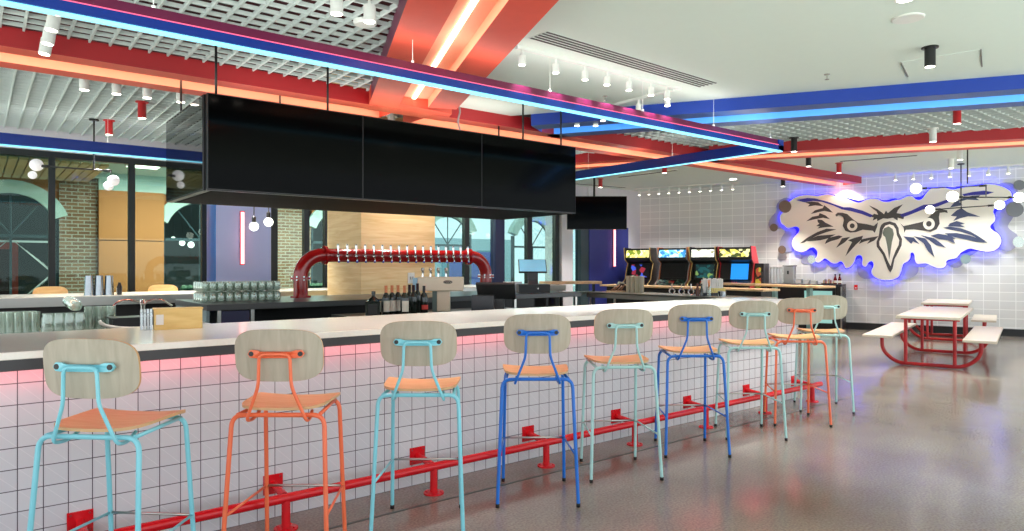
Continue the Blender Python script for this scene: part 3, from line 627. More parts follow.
o = dup(j0, label='mason jar tipped on its side on top of the standing jars'); o['group'] = ''; del o['group']; o.location = YP(77, 305, 6.08)[:2]+(1.14,); o.rotation_euler = (-1.3, .3, .4)
p0 = tag(MB().lathe([(0, .006), (.031, 0), (.033, .01), (.042, .13), (.0402, .13), (.0312, .014), (0, .014)], 14).build('stacking_tumbler', GLASS), 'ribbed tumbler in one of the stacks beside the mason jars', 'glass', 'stacked ribbed tumblers')
for k, px in enumerate((90, 100, 110)):
    x = YP(px, 320, 6.2)[0]
    for j in range(3):
        o = p0 if (k == 0 and j == 0) else dup(p0); o.location = (x, 6.2, .94+j*.03)
# inverted glasses on the island
g1 = tag(MB().lathe([(.034, 0), (.041, .03), (.039, .075), (.028, .1), (0, .104), (0, .099), (.025, .096), (.035, .073), (.037, .03), (.03, 0)], 12).build('stemless_glass', GLASS), 'stemless wine glass upside down in the packed stack on the island', 'glass', 'stemless glasses stacked on the island')
k = 0
for lay, (nx, ny, z) in enumerate(((10, 4, 1.072), (10, 4, 1.177))):
    for i in range(nx):
        for j in range(ny):
            o = g1 if k == 0 else dup(g1); k += 1
            o.location = (1.83+i*.0835, 7.42+j*.086, z); o.rotation_euler = (0, 0, 0) if lay == 0 else (math.pi, 0, 0)
            if lay: o.location.z = z+.104; o['label'] = 'stemless wine glass standing upright on the upper layer of the packed stack'; o['group'] = 'upper layer of stemless glasses'
g2 = tag(MB().lathe([(.028, 0), (.033, .07), (.029, .07), (.025, .006), (0, .006)], 10).build('rocks_glass', GLASS), 'small glass on the dark shelf under the island top', 'glass', 'small glasses on the island shelf')
for i in range(12):
    for j in range(2):
        o = g2 if i+j == 0 else dup(g2); o.location = (2.3+i*.088, 7.12+j*.09, .8)
# shaker tins on the far counter
TIN = mat('polished tin', (160, 164, 166), .16, 1.0)
s0 = MB().lathe([(.045, .25), (.055, .03), (.057, 0), (.05, 0), (.045, .02), (.04, .24), (0, .252)], 18).build('shaker_tin', TIN); tag(s0, 'polished shaker tin standing upside down in the cluster on the far counter', 'shaker', 'shaker tins on the far counter')
k = 0
for px in (89, 99, 109):
    for j in range(2):
        o = s0 if k == 0 else dup(s0); k += 1; x = YP(px, 290, 10.12+j*.13)[0]; o.location = (x, 10.12+j*.13, 1.07)
tag(MB().lathe([(.03, 0), (.032, .1), (.02, .13), (.016, .16), (0, .162)], 12).box(-.033, -.031, -.02, .02, .02, .09, 1).build('dark_bottle', [BLACK, WHITE_M]), 'small dark bottle beside the shaker tins', 'bottle', loc=YP(119.5, 290, 10.12)[:2]+(1.07,))
# wooden box on the bar
bx = thing('wooden_box', 'long pale oak box with steel cutlery end on the bar top', 'box', Z(178, 328.5, 1.07), math.radians(-8))
MB().box(-.13, .13, -.05, .06, 0, .118).box(-.135, .135, -.055, .065, .118, .126).build('box_body', wood('yellow pine', (216, 178, 100), (232, 200, 128), (2, 8, 10)), bx, .002)
mb = MB()
for i in range(4):
    for j in range(4): mb.box(-.2+i*.0165, -.188+i*.0165, -.045+j*.024, -.032+j*.024, 0, .1+.012*((i*3+j*5) % 3), 0, Matrix.Translation((0, 0, 0)) @ Matrix.Rotation(.05*((i+j) % 3-1), 4, 'X'))
mb.build('cutlery_end', mat('dull steel', (176, 180, 180), .25, .9), bx)
tag(MB().box(-.02, .02, -.001, .001, 0, .06).build('paper_tag', mat('white paper', (232, 230, 222), .8), bx), 'x', 'x'); bx.children[-1].location = (-.1, -.052, .03)
for q in ('label', 'category'): del bx.children[-1][q]
# bar tap with hoses and dark mat
fa = thing('bar_faucet', 'chrome bar faucet over the dark basin behind the wooden box', 'faucet', YP(143, 320, 6.3)[:2]+(.94,))
MB().lathe([(.03, 0), (.03, .02), (.02, .03), (.018, .18), (.03, .2), (.02, .23), (0, .235)], 14).build('body', CHROME, fa)
MB().tube(fillet([(0, 0, .2), (-.12, -.02, .24), (-.22, -.04, .2), (-.24, -.05, .1)], .06), .009, 8).build('spout', CHROME, fa); MB().tube(fillet([(0, 0, .2), (.12, .0, .24), (.22, .0, .17)], .06), .009, 8).build('spout', CHROME, fa)
ba = thing('black_basin', 'black ice basin with a pale hose loop behind the wooden box', 'basin', YP(136, 325, 5.98)[:2]+(.94,))
MB().box(-.17, .17, -.09, .12, 0, .1).box(-.18, .18, -.1, .13, .1, .112).build('basin_body', BLACK, ba); MB().tube([(.26*math.cos(a), -.12, .1+.07*math.sin(a)) for a in [math.pi+k*math.pi/12 for k in range(13)]], .012, 8).build('hose', mat('ivory hose', (220, 214, 200), .4), ba)
# ------------------------------------------------------------------ bottles
def bottle(label, px, y, glassm, foil, lab, h=.3, r=.038, square=False, lm=None):
    P = YP(px, 310, y); t = thing('wine_bottle' if not square else 'liquor_bottle', label, 'bottle', (P[0], P[1], .95), -.66 if square else 0)
    if square:
        MB().box(-.072, .072, -.04, .04, 0, .15).lathe([(.06, .15), (.05, .172), (.024, .19), (.016, .205), (.016, .22), (.02, .22), (.02, .25), (0, .251)], 14).build('glass_body', glassm, t, .006)
        MB().box(-.045, .045, -.0425, -.0405, .025, .125).build('paper_label', lab, t)
    else:
        MB().lathe([(r-.004, 0), (r, .006), (r, h*.58), (r*.8, h*.67), (.0145, h*.76), (.0135, h*.97), (0, h*.972)], 18).build('glass_body', glassm, t)
        MB().lathe([(.0155, h*.77), (.015, h*.97), (.016, h*.975), (.016, h), (0, h+.001)], 14).build('foil', foil, t)
        if lab:
            mb = MB(); n = 9; a0, a1 = math.radians(205), math.radians(320); z0, z1 = (h*.14, h*.5) if lab is not RLb else (h*.16, h*.32)
            vs = [((r+.0008)*math.cos(a0+(a1-a0)*k/n), (r+.0008)*math.sin(a0+(a1-a0)*k/n), z) for z in (z0, z1) for k in range(n+1)]
            mb.add(vs, [(k, k+1, n+2+k, n+1+k) for k in range(n)], 0, True); mb.build('paper_label', lab, t)
    return t
DG = mat('dark bottle glass', (20, 30, 22), .08, coat=.4); OF = mat('copper foil', (224, 140, 96), .35); DF = mat('dark foil', (46, 18, 30), .35); PL = mat('cream label', (226, 222, 204), .7); RLb = mat('red label', (214, 66, 56), .6); BLb = mat('black label', (30, 32, 30), .6)
bottle('squat dark liquor bottle with black label beside the wine bottles', 373.5, 6.05, DG, DF, BLb, square=True)
for i, px in enumerate((386, 392, 398)): bottle(['first', 'second', 'third'][i]+' wine bottle with copper foil, counting from the squat bottle', px, 6.08+.03*i, DG, OF, PL)
bottle('wine bottle with copper foil and wide cream label, standing in front', 404.5, 5.98, DG, OF, PL, r=.042)
bottle('wine bottle with dark plum foil directly behind the wide label bottle', 409.5, 6.24, DG, DF, None)
bottle('wine bottle with plum foil in the middle of the dark bottles', 413.5, 6.12, DG, DF, None)
bottle('dark wine bottle standing behind the red label bottle', 417.5, 6.3, DG, DF, None, h=.31)
bottle('dark bottle with a small red label at the end of the bottle row', 424, 6.1, DG, BLACK, RLb, h=.29, r=.042)
# ------------------------------------------------------------------ beverage tower
P = YP(437, 310, 6.75); CREAM = mat('cream enamel', (224, 208, 182), .3)
P = YP(441, 310, 6.35)
bt = thing('beverage_tower', 'cream box shaped beverage tower with oval badge and four small taps', 'dispenser', (P[0], 6.35, .95), math.radians(-36))
MB().box(-.25, .25, -.09, .09, .22, .375).build('head', CREAM, bt, .012); MB().box(-.04, .1, -.06, .07, 0, .22).build('column', CREAM, bt, .006); MB().box(-.09, -.04, -.06, .06, 0, .22).build('column_side', mat('grey green side', (96, 112, 106), .4), bt)
MB().box(-.3, -.25, -.085, .085, .23, .365).build('end_panel', mat('pale blue end', (150, 186, 206), .3), bt)
mb = MB(); mb.prism([(.05*math.cos(k*.3142), .02*math.sin(k*.3142)) for k in range(20)], -.094, -.088, 'xz', M=Matrix.Translation((.08, 0, .32))); bd = mb.build('badge', BLACK, bt)
MB().tube([(.08+.043*math.cos(k*.3142), -.0945, .32+.015*math.sin(k*.3142)) for k in range(20)], .0012, 5, closed=True).tube([(.05+.004*k, -.0945, .32+.006*math.sin(k*1.25)) for k in range(16)], .0016, 5).build('badge_script', CREAM, bd)
for k in range(4):
    x = -.2+k*.085; tp = MB().lathe([(.014, .375), (.01, .4), (.012, .435), (.02, .45), (.014, .475), (0, .48)], 12, (x, 0, 0)).build('tap', CHROME, bt); MB().cyl((x, -.01, .43), (x+.015, -.05, .42), .008, 8).build('lever', CHROME, tp)
# ------------------------------------------------------------------ payment terminals
def screen_unit(label, loc, rz, w, h, tilt, lit, name='payment_terminal'):
    t = thing(name, label, 'terminal', loc, rz)
    MB().prism([(-.09, 0), (.12, 0), (.03, .05), (.015, .16), (-.015, .16), (-.02, .05)], -.07, .07, 'yz').build('stand', mat('dark grey plastic', (44, 46, 46), .4), t, .004)
    M = Matrix.Translation((0, 0, .16)) @ Matrix.Rotation(tilt, 4, 'X')
    MB().box(-w/2, w/2, -.012, .014, 0, h, M=M).build('case', MC['dark grey plastic'], t, .004)
    MB().box(-w/2+.012, w/2-.012, -.015, -.011, .012, h-.012, M=M).build('screen', lit, t)
    return t
LIT = mat('lit till screen', (120, 190, 214), .3, emit=(120, 190, 214), es=.3, noise=.15, scale=6)
P = YP(497, 305, 5.15); screen_unit('dark payment terminal seen from behind at the near counter', (P[0], P[1], .98), math.radians(180-42), .36, .24, math.radians(-52), LIT)
P = YP(483, 305, 4.95); tag(MB().box(-.1, .1, -.07, .07, 0, .235).box(-.03, .03, -.075, -.07, .05, .09, 1).build('receipt_printer', [mat('printer black', (24, 26, 32), .35), BLACK], bevel=.006), 'black receipt printer standing against the terminal seen from behind', 'printer', loc=(P[0], P[1], .95), rz=math.radians(-38))
P = YP(519, 312, 5.25); mb = MB()
for k in range(4): mb.tube(fillet([(-.3+.02*k, 0, .01), (-.15, .03*k, .03+.015*k), (0, .03, .01+.01*k), (.12, -.02*k, .05), (.24, .02*k, .01)], .06), .006, 6)
tag(mb.build('power_cables', BLACK), 'tangle of black cables trailing from the rear facing terminal', 'cable', loc=(P[0], P[1], .955)); bpy.data.objects['power_cables'].name = 'cable_tangle'
P = YP(533, 292, 7.35); t = thing('cash_drawer', 'black cash drawer under the lit till screen', 'cash drawer', (P[0], P[1], 1.07), math.radians(-34))
MB().box(-.22, .22, -.19, .19, 0, .12).build('drawer_case', mat('drawer black', (30, 30, 28), .35), t, .004); MB().box(-.2, .2, -.195, -.188, .015, .105).build('drawer_front', BLACK, t); MB().cyl((.05, -.2, .06), (.05, -.19, .06), .012, 10).build('lock', CHROME, t)
screen_unit('till with lit pale blue screen on the service island', (P[0], P[1], 1.19), math.radians(-36), .4, .27, math.radians(-48), LIT, 'till_screen')
for k, px in enumerate((508, 517)):
    Q = YP(px, 290, 7.9); tag(MB().box(-.07, .07, -.06, .06, 0, .14).box(-.05, .05, -.062, -.06, .04, .1, 1).build('paper_box', [mat('white carton', (226, 228, 224), .7), mat('carton print', (196, 204, 204), .7)]), ['white carton behind the till, on the screen bank side', 'white carton directly behind the till screen'][k], 'box', loc=(Q[0], Q[1], 1.07), rz=-.6)
# drinks shelves near the navy panel
for k, (px0, px1, py, z, lb) in enumerate(((543, 600, 281.5, 1.09, 'thin oak drinks shelf by the whitewashed pier'), (560, 611, 292.5, .8, 'lower grey ledge below the oak drinks shelf'))):
    a, b_ = YP(px0, py, 9.55), YP(px1, py+.5, 9.1)
    if k == 1: a, b_ = YP(px0, py, 9.35), YP(600, py, 9.35)
    d = math.atan2(b_[1]-a[1], b_[0]-a[0]); ln = math.hypot(b_[0]-a[0], b_[1]-a[1]); t = thing('drinks_shelf', lb, 'shelf', (a[0], a[1], 0), d)
    zt_ = a[2]
    MB().box(0, ln, -.1, .25, zt_-.05, zt_).build('shelf_board', OAKTOP if k == 0 else MC['grey green side'], t, .003)
    for x in (.1, ln-.1): MB().box(x-.02, x+.02, .05, .1, 0, zt_-.05).build('leg', BLACK, t)
# ------------------------------------------------------------------ things on the steel bench
cup = None
k = 0
for j in range(2):
    for i in range(4):
        m_ = MB().lathe([(.04, 0), (.045, .28), (.047, .285), (.047, .3), (.042, .3), (0, .29)], 14)
        P = XP(628.5+i*4.4, 9.28+j*.12)
        if cup is None: cup = m_.build('cup_sleeve', mat('pale cup paper', (198, 194, 168), .5)); o = cup; tag(o, 'tall column of nested pale cups on the stainless bench before the first arcade machine', 'cups', 'columns of nested cups')
        else: o = dup(cup)
        o.location = (P[0], P[1], .96)
P = XP(620, 9.45); t = thing('ice_scoop_holder', 'dark rounded holder next to the nested cups', 'holder', (P[0], P[1], .96), -.6)
MB().prism([(-.11, 0), (.11, 0), (.11, .09), (.07, .15), (-.02, .16), (-.1, .1)], -.08, .08, 'xz').build('body', BLACK, t, .01); MB().prism([(-.06, .1), (.08, .13), (.06, .18), (-.02, .19)], -.07, .07, 'xz').build('lid', mat('grey lid', (150, 160, 150), .4), t, .01)
P = XP(613.5, 9.12); t = thing('wood_utensil_tray', 'small tray with wooden tools at the end of the stainless bench', 'tray', (P[0], P[1], .96), -.5)
MB().box(-.12, .2, -.08, .08, 0, .03).build('tray_base', OAKTOP, t); mb = MB()
for k in range(4): mb.tube([(-.05+.06*k, .0, .03), (.08+.05*k, .05, .12+.02*(k % 2))], .012, 6)
mb.build('handles', wood('dark tool wood', (110, 72, 44), (140, 96, 60)), t)
RGM = mat('satin ring', (196, 192, 184), .25, .8); r0 = None
for k, px in enumerate((672, 681.5, 691)):
    P = XP(px, 9.15); t = thing('soda_gun_ring', ['first', 'second', 'third'][k]+' round steel holder ring from the nested cups', 'ring holder', (P[0], P[1], .96), A-math.pi/2, 'ring holders on the stainless bench')
    MB().tube([(.045*math.cos(a*.3927), 0, .06+.045*math.sin(a*.3927)) for a in range(16)], .013, 8, closed=True).build('ring', RGM, t); MB().cyl((0, 0, .1), (0, 0, .19), .009, 8).lathe([(.03, 0), (.03, .01), (.012, .02)], 10).build('stem', CHROME, t)
P = XP(713, 9.4); t = thing('menu_caddy', 'caddy of upright white menus on the counter before the blue screen arcade machine', 'menu caddy', (P[0], P[1], .96), A-math.pi/2)
MB().box(-.19, .19, -.1, .1, 0, .05).build('caddy_base', MC['printer black'], t); mb = MB()
for k in range(12): mb.box(-.17+.027*k, -.152+.027*k, -.06, .08, .05, .26+.012*((k*5) % 3))
mb.build('menus', MC['white paper'], t); mb = MB()
for k in range(8): mb.box(-.08+.033*k, -.055+.033*k, -.095, -.07, .05, .125+.01*((k*3) % 3))
mb.build('order_slips', mat('yellow paper', (226, 206, 130), .8), t)
P = XP(709, 9.15); t = thing('shaker_bottle', 'clear squeeze bottle with orange stirrers in front of the menus', 'bottle', (P[0], P[1], .96)); MB().lathe([(.03, 0), (.032, .14), (.028, .15), (0, .15)], 12).build('bottle_body', GLASS, t); mb = MB()
for k in range(4): mb.cyl((.006*k-.01, 0, .1), (.02*k-.03, 0, .26), .004, 6)
mb.build('stirrers', mat('orange stirrer', (206, 120, 50), .5), t)
P = XP(722, 9.1); tag(MB().lathe([(.06, 0), (.064, .085), (.068, .09), (.06, .09), (.056, .01), (0, .01)], 16).build('ice_bucket', TIN), 'small steel bucket in front of the white menus', 'bucket', loc=(P[0], P[1], .96))
for k, px in enumerate((697.5, 701.5)):
    P = XP(px, 9.1); tag(MB().lathe([(.03, 0), (.03, .1), (.014, .15), (.014, .2), (0, .2)], 10).build('sauce_bottle', mat('brown sauce', (90, 42, 26), .25) if k == 0 else MC['dark bottle glass']), ['brown sauce bottle beside the menus', 'dark sauce bottle tucked against the menus'][k], 'bottle', loc=(P[0], P[1], .96))
# ------------------------------------------------------------------ arcade machines
def arcade(label, s, w, side, trim, marq, scr, panel, t_=.85, tall=1.9, sc=None):
    x, y, _ = WP(s, t_); t = thing('arcade_machine', label, 'arcade machine', (x, y, 0), WA)
    prof = [(-.36, 0), (-.36, .8), (-.42, .9), (-.42, .99), (-.22, 1.1), (-.16, 1.3), (-.06, 1.5), (-.24, 1.6), (-.3, tall-.02), (-.28, tall), (.1, tall), (.45, 1.45), (.5, 0)]
    n = len(prof)
    for sx in (0, 1):
        a = sx*(w-.03); sp_ = MB().prism(prof, a, a+.03, 'yz').build('side_panel', side, t)
        MB().tube([(a+.015, p[0]-.004, p[1]) for p in prof[:10]], .012, 6).build('edge_trim', trim, sp_)
    MB().prism([(-.34, .02), (-.34, .8), (-.1, 1.08), (.02, 1.5), (-.2, 1.58), (-.2, tall-.02), (.08, tall-.02), (.42, 1.44), (.46, .02)], .03, w-.03, 'yz').build('cabinet', BLACK, t)
    M = Matrix.Translation((0, -.215, 1.625)) @ Matrix.Rotation(math.radians(-13), 4, 'X'); h = tall-.06-1.625
    mq = MB().box(.03, w-.03, -.05, 0, 0, h, M=M).build('marquee_box', BLACK, t); MB().box(.05, w-.05, -.054, -.049, .015, h-.012, M=M).build('marquee', marq, mq)
    M = Matrix.Translation((0, -.12, 1.1)) @ Matrix.Rotation(math.radians(-16), 4, 'X')
    bz = MB().box(.03, w-.03, -.02, .02, 0, .42, M=M).build('screen_bezel', BLACK, t); MB().box(*(sc or (.11, w-.11)), -.026, -.019, .02 if sc else .05, .4 if sc else .38, M=M).build('screen', scr, bz)
    cpM = Matrix.Translation((0, -.41, .99)) @ Matrix.Rotation(math.radians(28), 4, 'X')
    cp = MB().box(.03, w-.03, 0, .24, -.02, .0, M=cpM).build('control_panel', panel, t); mb = MB()
    for k in range(6): mb.lathe([(.016, 0), (.014, .014), (0, .015)], 10, (w*.45+.05*(k % 3), .08+.06*(k//3), 0), M=cpM)
    mb.build('buttons', mat('red button', (200, 40, 40), .3), cp); MB().cyl((w*.25, .12, 0), (w*.25, .12, .07), .006, 6, M=cpM).ball((w*.25, .12, .08), .02, 10, M=cpM).build('joystick', BLACK, cp)
    MB().box(w*.3, w*.7, -.365, -.36, .3, .62).build('coin_door', mat('coin door', (60, 60, 62), .4), t); return t
YEL = mat('yellow edge trim', (226, 196, 120), .5)
m1 = art('marquee art lime', [(236, 226, 150), (250, 246, 210), (120, 140, 40), (236, 220, 120)], 14, .9); m2 = art('marquee art sky', [(120, 200, 236), (210, 240, 250), (60, 140, 200), (230, 220, 120)], 12, .9)
m3 = art('marquee art silver', [(236, 238, 230), (200, 205, 190), (250, 250, 245), (140, 140, 110)], 12, .9); m4 = art('marquee art leaf', [(228, 220, 110), (70, 84, 40), (240, 236, 180), (40, 44, 40)], 12, .7)
def lit(name, cols, sc, es): return art(name, cols, sc, es)
s1 = art('screen art night', [(8, 8, 12), (10, 8, 14), (60, 90, 210), (12, 10, 16), (150, 40, 60)], 9, .7); s2 = art('screen art dark', [(8, 9, 10), (12, 14, 15), (6, 6, 7)], 8, .2)
s3 = art('screen art teal', [(20, 60, 60), (24, 80, 84), (16, 40, 44), (120, 150, 80)], 13, .7); s4 = mat('blue screen', (30, 130, 220), .3, emit=(30, 140, 235), es=.8, noise=.03)
cpn = art('control panel art', [(40, 90, 80), (30, 40, 44), (120, 150, 130), (20, 24, 26)], 20)
arcade('black arcade machine with lime marquee beside the navy panel', -4.88, .72, BLACK, YEL, m1, s1, BLACK)
arcade('black arcade machine with sky blue marquee and bare dark screen', -4.0, .78, mat('orange side art', (206, 120, 70), .5), mat('silver edge trim', (150, 150, 150), .4), m2, s2, cpn)
arcade('black arcade machine with silver white marquee and teal screen', -3.18, .66, BLACK, YEL, m3, s3, BLACK)
arcade('red sided arcade machine with bright blue screen', -2.5, .8, mat('red cabinet side', (206, 46, 56), .4), mat('dark edge trim', (40, 20, 22), .4), m4, s4, BLACK, sc=(.28, .68))
# vending unit, cup tubes, dispenser at the owl wall
def onwall(name, label, cat, s, t_, z=0): x, y, _ = WP(s, t_); return thing(name, label, cat, (x, y, z), WA)
t = onwall('vending_machine', 'slim black sweet vending machine beside the red arcade machine', 'vending machine', -1.68, .66)
MB().box(0, .2, -.25, .3, 0, 1.5).build('vending_case', BLACK, t, .01); MB().box(.015, .14, -.256, -.25, .85, 1.46).build('display_window', art('sweets art', [(30, 40, 20), (200, 190, 70), (20, 24, 20), (90, 130, 50), (24, 20, 24), (180, 90, 60)], 11, .25), t); MB().box(.15, .19, -.26, -.25, .9, 1.3).build('coin_panel', MC['coin door'], t)
wc = onwall('wall_cabinet', 'dark back cabinet with lit fridge against the owl wall', 'cabinet', -1.46, .7)
ca, cb2 = 0.0, 1.59
MB().box(ca, cb2, 0, .68, .98, 1.03).build('worktop', mat('black worktop', (30, 32, 44), .3), wc, .003); MB().box(ca, cb2, .04, .68, .0, .98).build('body', BLACK, wc)
MB().box(cb2-.02, cb2+.0, .0, .68, 0, .98).build('end_panel', STEEL, wc)
fd = MB().box(.76, 1.46, .0, .04, .1, .95).build('fridge_door', BLACK, wc); MB().box(.82, 1.4, -.006, 0, .16, .88).build('fridge_glass', mat('lit fridge glass', (150, 200, 196), .15, emit=(140, 205, 200), es=.3, noise=.1, scale=5), fd); MB().cyl((.79, -.03, .4), (.79, -.03, .7), .01, 8).build('handle', STEEL, fd)
for k in range(4):
    o = onwall('cup_tube_dispenser', 'clear upright cup tube between vending machine and steel dispenser', 'cup dispenser', -1.42+k*.07, .4, 1.03); o['group'] = 'clear cup tubes'
    MB().cyl((0, 0, 0), (0, 0, .36), .033, 12).build('tube', mat('clear plastic tube', (206, 212, 214), .15), o); MB().lathe([(.0345, .35), (.0345, .375), (0, .375)], 12).build('lid', STEEL, o)
t = onwall('coffee_dispenser', 'tall brushed steel drink dispenser beside the clear cup tubes', 'dispenser', -1.13, .36, 1.03); MB().box(0, .22, -.12, .15, 0, .4).build('case', STEEL, t, .006); MB().box(-.02, .24, -.14, .17, .4, .42).build('lid', MC['coin door'], t); MB().cyl((.1, -.15, .22), (.1, -.15, .3), .018, 10).cyl((.1, -.15, .26), (.1, -.1, .26), .014, 8).build('spigot', BLACK, t)
for k in range(3):
    t = onwall('plastic_tub', ['white plastic tub beside the steel dispenser', 'white plastic tub between the other two tubs', 'low white tub nearest the condiment tray'][k], 'tub', -.8+k*.16, .45, 1.03); MB().prism([(-.06, 0), (.06, 0), (.072, .1-.015*k), (-.072, .1-.015*k)], -.08, .08, 'xz').build('tub_body', MC['white carton'], t, .004); MB().box(-.076, .076, -.085, .085, .1-.015*k, .11-.015*k).build('tub_lid', WHITE_M, t)
t = onwall('condiment_tray', 'tray of packets beside the two red sauce bottles', 'tray', -.3, .5, 1.03); mb = MB().box(0, .26, -.1, .12, 0, .02); mb.build('tray_base', BLACK, t)
cols = [mat('packet %s' % n_, c_, .6) for n_, c_ in (('white', (228, 228, 220)), ('red', (190, 60, 60)), ('grey', (150, 150, 146)), ('tan', (200, 170, 120)))]
for k in range(10): MB().box(.008+k*.025, .03+k*.025, -.08, .1, .02, .07+.02*((k*7) % 3)).build('packet_stack', cols[(k*3) % 4], t)
for k in range(2):
    x, y, _ = WP(-.02+k*.1-.0, .5); x, y, _ = WP(.0+k*.1, .45)
    t = thing('ketchup_bottle', ['dark red sauce bottle on the back cabinet, on the tray side', 'dark red sauce bottle on the back cabinet, at the end panel side'][k], 'bottle', (*WP(-.02+k*.09, .55)[:2], 1.03)); MB().lathe([(.035, 0), (.037, .11), (.016, .17), (.014, .2), (0, .2)], 12).build('bottle_body', mat('dark red sauce', (110, 14, 20), .2), t); MB().lathe([(.018, .2), (.018, .23), (0, .232)], 10).build('cap', BLACK, t); MB().lathe([(.0378, .03), (.0378, .085)], 12).build('paper_label', MC['cream label'], t)
# drinks rail in front of the cabinets
a, b_ = Z(727, 283, 1.07), Z(825, 286, 1.07)
d = math.atan2(b_[1]-a[1], b_[0]-a[0]); ln = math.hypot(b_[0]-a[0], b_[1]-a[1])
t = thing('drinks_rail', 'long oak drinks rail in front of the wall cabinets', 'counter', (a[0], a[1], 0), d)
MB().box(-.6, ln, -.2, .3, 1.03, 1.07).build('rail_top', OAKTOP, t, .004)
for x in (.1, ln*.52, ln-.35): MB().box(x-.04, x+.04, -.02, .06, 0, 1.03).build('leg', mat('teal leg', (130, 170, 168), .5) if x > 1 else BLACK, t)
rs = thing('red_stool', 'low red stool under the oak drinks rail', 'stool', (a[0]+math.cos(d)*.75, a[1]+math.sin(d)*.75, 0), d)
MB().box(-.18, .18, -.16, .16, .66, .69).build('seat', RAIL_RED, rs, .01)
for x in (-.15, .15):
    for y in (-.13, .13): MB().cyl((x*1.15, y*1.15, 0), (x, y, .66), .013, 8).build('leg', RAIL_RED, rs)
t = onwall('fire_alarm_pull', 'small red alarm box on the tiled wall below the owl sign', 'alarm', S(856, 287)[0], .0, S(856, 287)[1]-.06); MB().box(-.035, .035, -.04, 0, 0, .11).build('case', RAIL_RED, t, .004); MB().box(-.02, .02, -.046, -.04, .03, .05).build('handle', WHITE_M, t)
# ------------------------------------------------------------------ owl sign
MAIN = [(779.5,218),(780.2,214.5),(784,211),(786.5,206),(788.6,202),(790.3,200.5),(796,196.5),(805,194.4),(813,195),(818,196),(826.5,193.6),(833,195),(838,197.6),(845.6,198),(852.4,201),(858,203),(861.5,202),(866,199.3),(872,198.3),(878.4,198.7),(882,201.5),(888.6,202),(894.2,199.9),(900,199.6),(905.5,196.5),(910,195.3),(913.4,196.5),(915,199),(918.6,200.3),(922.6,198.7),(926.6,192),(930.5,188.6),(939.5,187.2),(946.3,188),(953,189.7),(960,188),(970,186.3),(977,185.2),(987.3,183.5),(997.5,184.6),(1006.5,188),(1011.6,192),(1012,197.6),(1004.2,201.6),(998.6,204.4),(995,207.8),(993,211.7),(994.6,214.5),(995.8,219),(994,222.5),(990.7,224.7),(990,227.5),(993,230.4),(998.6,233.5),(1001.4,238.6),(1001.4,243),(998.6,248.2),(994,251),(987.3,252),(980.5,251),(974.9,249.3),(969.8,248.2),(964.7,250.4),(960.7,252.7),(958.5,256),(955.6,258.7),(948.6,259.5),(945.8,261.7),(946.9,264.5),(944,268),(939,268.8),(932.8,266.8),(927,263.4),(920.3,264),(916.4,264),(914.5,260),(914.5,254.4),(912.4,252.1),(910.4,253.2),(910.7,257.8),(907.9,261.7),(903.4,263.4),(902,268),(901.6,271.3),(898.8,277.5),(892,280.4),(883,280.4),(876.2,278.7),(871.6,274.7),(871,270.2),(873.9,265.7),(872.8,261.7),(870.5,261),(868,262.9),(867,266.2),(864.3,267.4),(861.5,264.5),(862.6,259),(861.5,255.5),(858,255),(855.6,257.2),(854.7,262.3),(850.7,267.4),(845.6,269),(844,265.7),(842.3,261.7),(839.5,261.5),(836.7,264),(831.6,263.4),(827,259.5),(824.8,258),(822,260.6),(818.6,263.2),(815,262),(815,259),(817,255.5),(817.5,251.5),(814.6,247.6),(811.2,247.3),(807.3,250),(804,252),(798.8,252),(794.3,250),(792,246.5),(791.5,242),(793.7,236.9),(798.2,233),(799.6,229.5),(798.2,227.3),(794.9,226.4),(790.3,228.4),(787,228.7),(784,225.5),(780.7,223.6)]
REAR = [(776,205),(781,199),(788,197),(800,205),(850,207),(950,200),(985,190),(999.7,183.5),(1007.6,181.8),(1014.4,184.6),(1018,190),(1018,200),(1016,212),(1013,218),(1008,224.7),(1008,228),(1013,231.8),(1018,235),(1019,243),(1013,250),(1006.5,252),(998,249),(985,247),(967,258),(962,265.7),(956.5,268.5),(949,266.5),(944,262),(930,262),(926,267),(920,267.5),(918.5,266),(918.5,272.5),(912.3,278),(901,280.4),(880,276),(866,279.8),(859,276.4),(857,270),(857,263),(845,262),(839,266),(835,269.6),(831,269),(826,262),(816,256),(808,264),(804,264.5),(800.5,262),(802,256),(797,250),(787,252.7),(781,252),(779,246),(781,238),(786,231),(780,228),(772,231),(768,226),(770,218),(777,211)]
TF = .1                                                # front of the owl panel stands this far off the wall
def smooth(poly, k=2):
    for _ in range(k):
        out = []
        for i in range(len(poly)):
            a, b2 = poly[i], poly[(i+1) % len(poly)]
            out += [(a[0]*.75+b2[0]*.25, a[1]*.75+b2[1]*.25), (a[0]*.25+b2[0]*.75, a[1]*.25+b2[1]*.75)]
        poly = out
    return poly
sign = thing('owl_sign', 'large white cloud edged owl face sign lit blue from behind', 'sign', (W0[0], W0[1], 0), WA)
def flat(poly, t0, t1, name, mats, parent=sign, cap=None, sm=0, mi=0):
    p = smooth([S(x, y, t1) for x, y in poly], sm) if sm else [S(x, y, t1) for x, y in poly]
    mb = MB(); mb.prism(p, -t1, -t0, 'xz', mi, cap); return mb.build(name, mats, parent)
OWLW = mat('white sign panel', (236, 232, 218), .5, noise=.01); OWLG = mat('frosted grey panel', (160, 162, 182), .45, noise=.01)
BACKLIT = glow('blue backlight', (20, 20, 255), 20)
pan = flat(MAIN, TF-.03, TF, 'front_panel', [OWLW, BACKLIT], cap=1, sm=1)
hp = [S(x, y, TF-.04) for x, y in smooth(MAIN, 1)]; ar = sum(hp[i-1][0]*hp[i][1]-hp[i][0]*hp[i-1][1] for i in range(len(hp))); sg = 1 if ar > 0 else -1; ho = []; nh = len(hp); cv = []
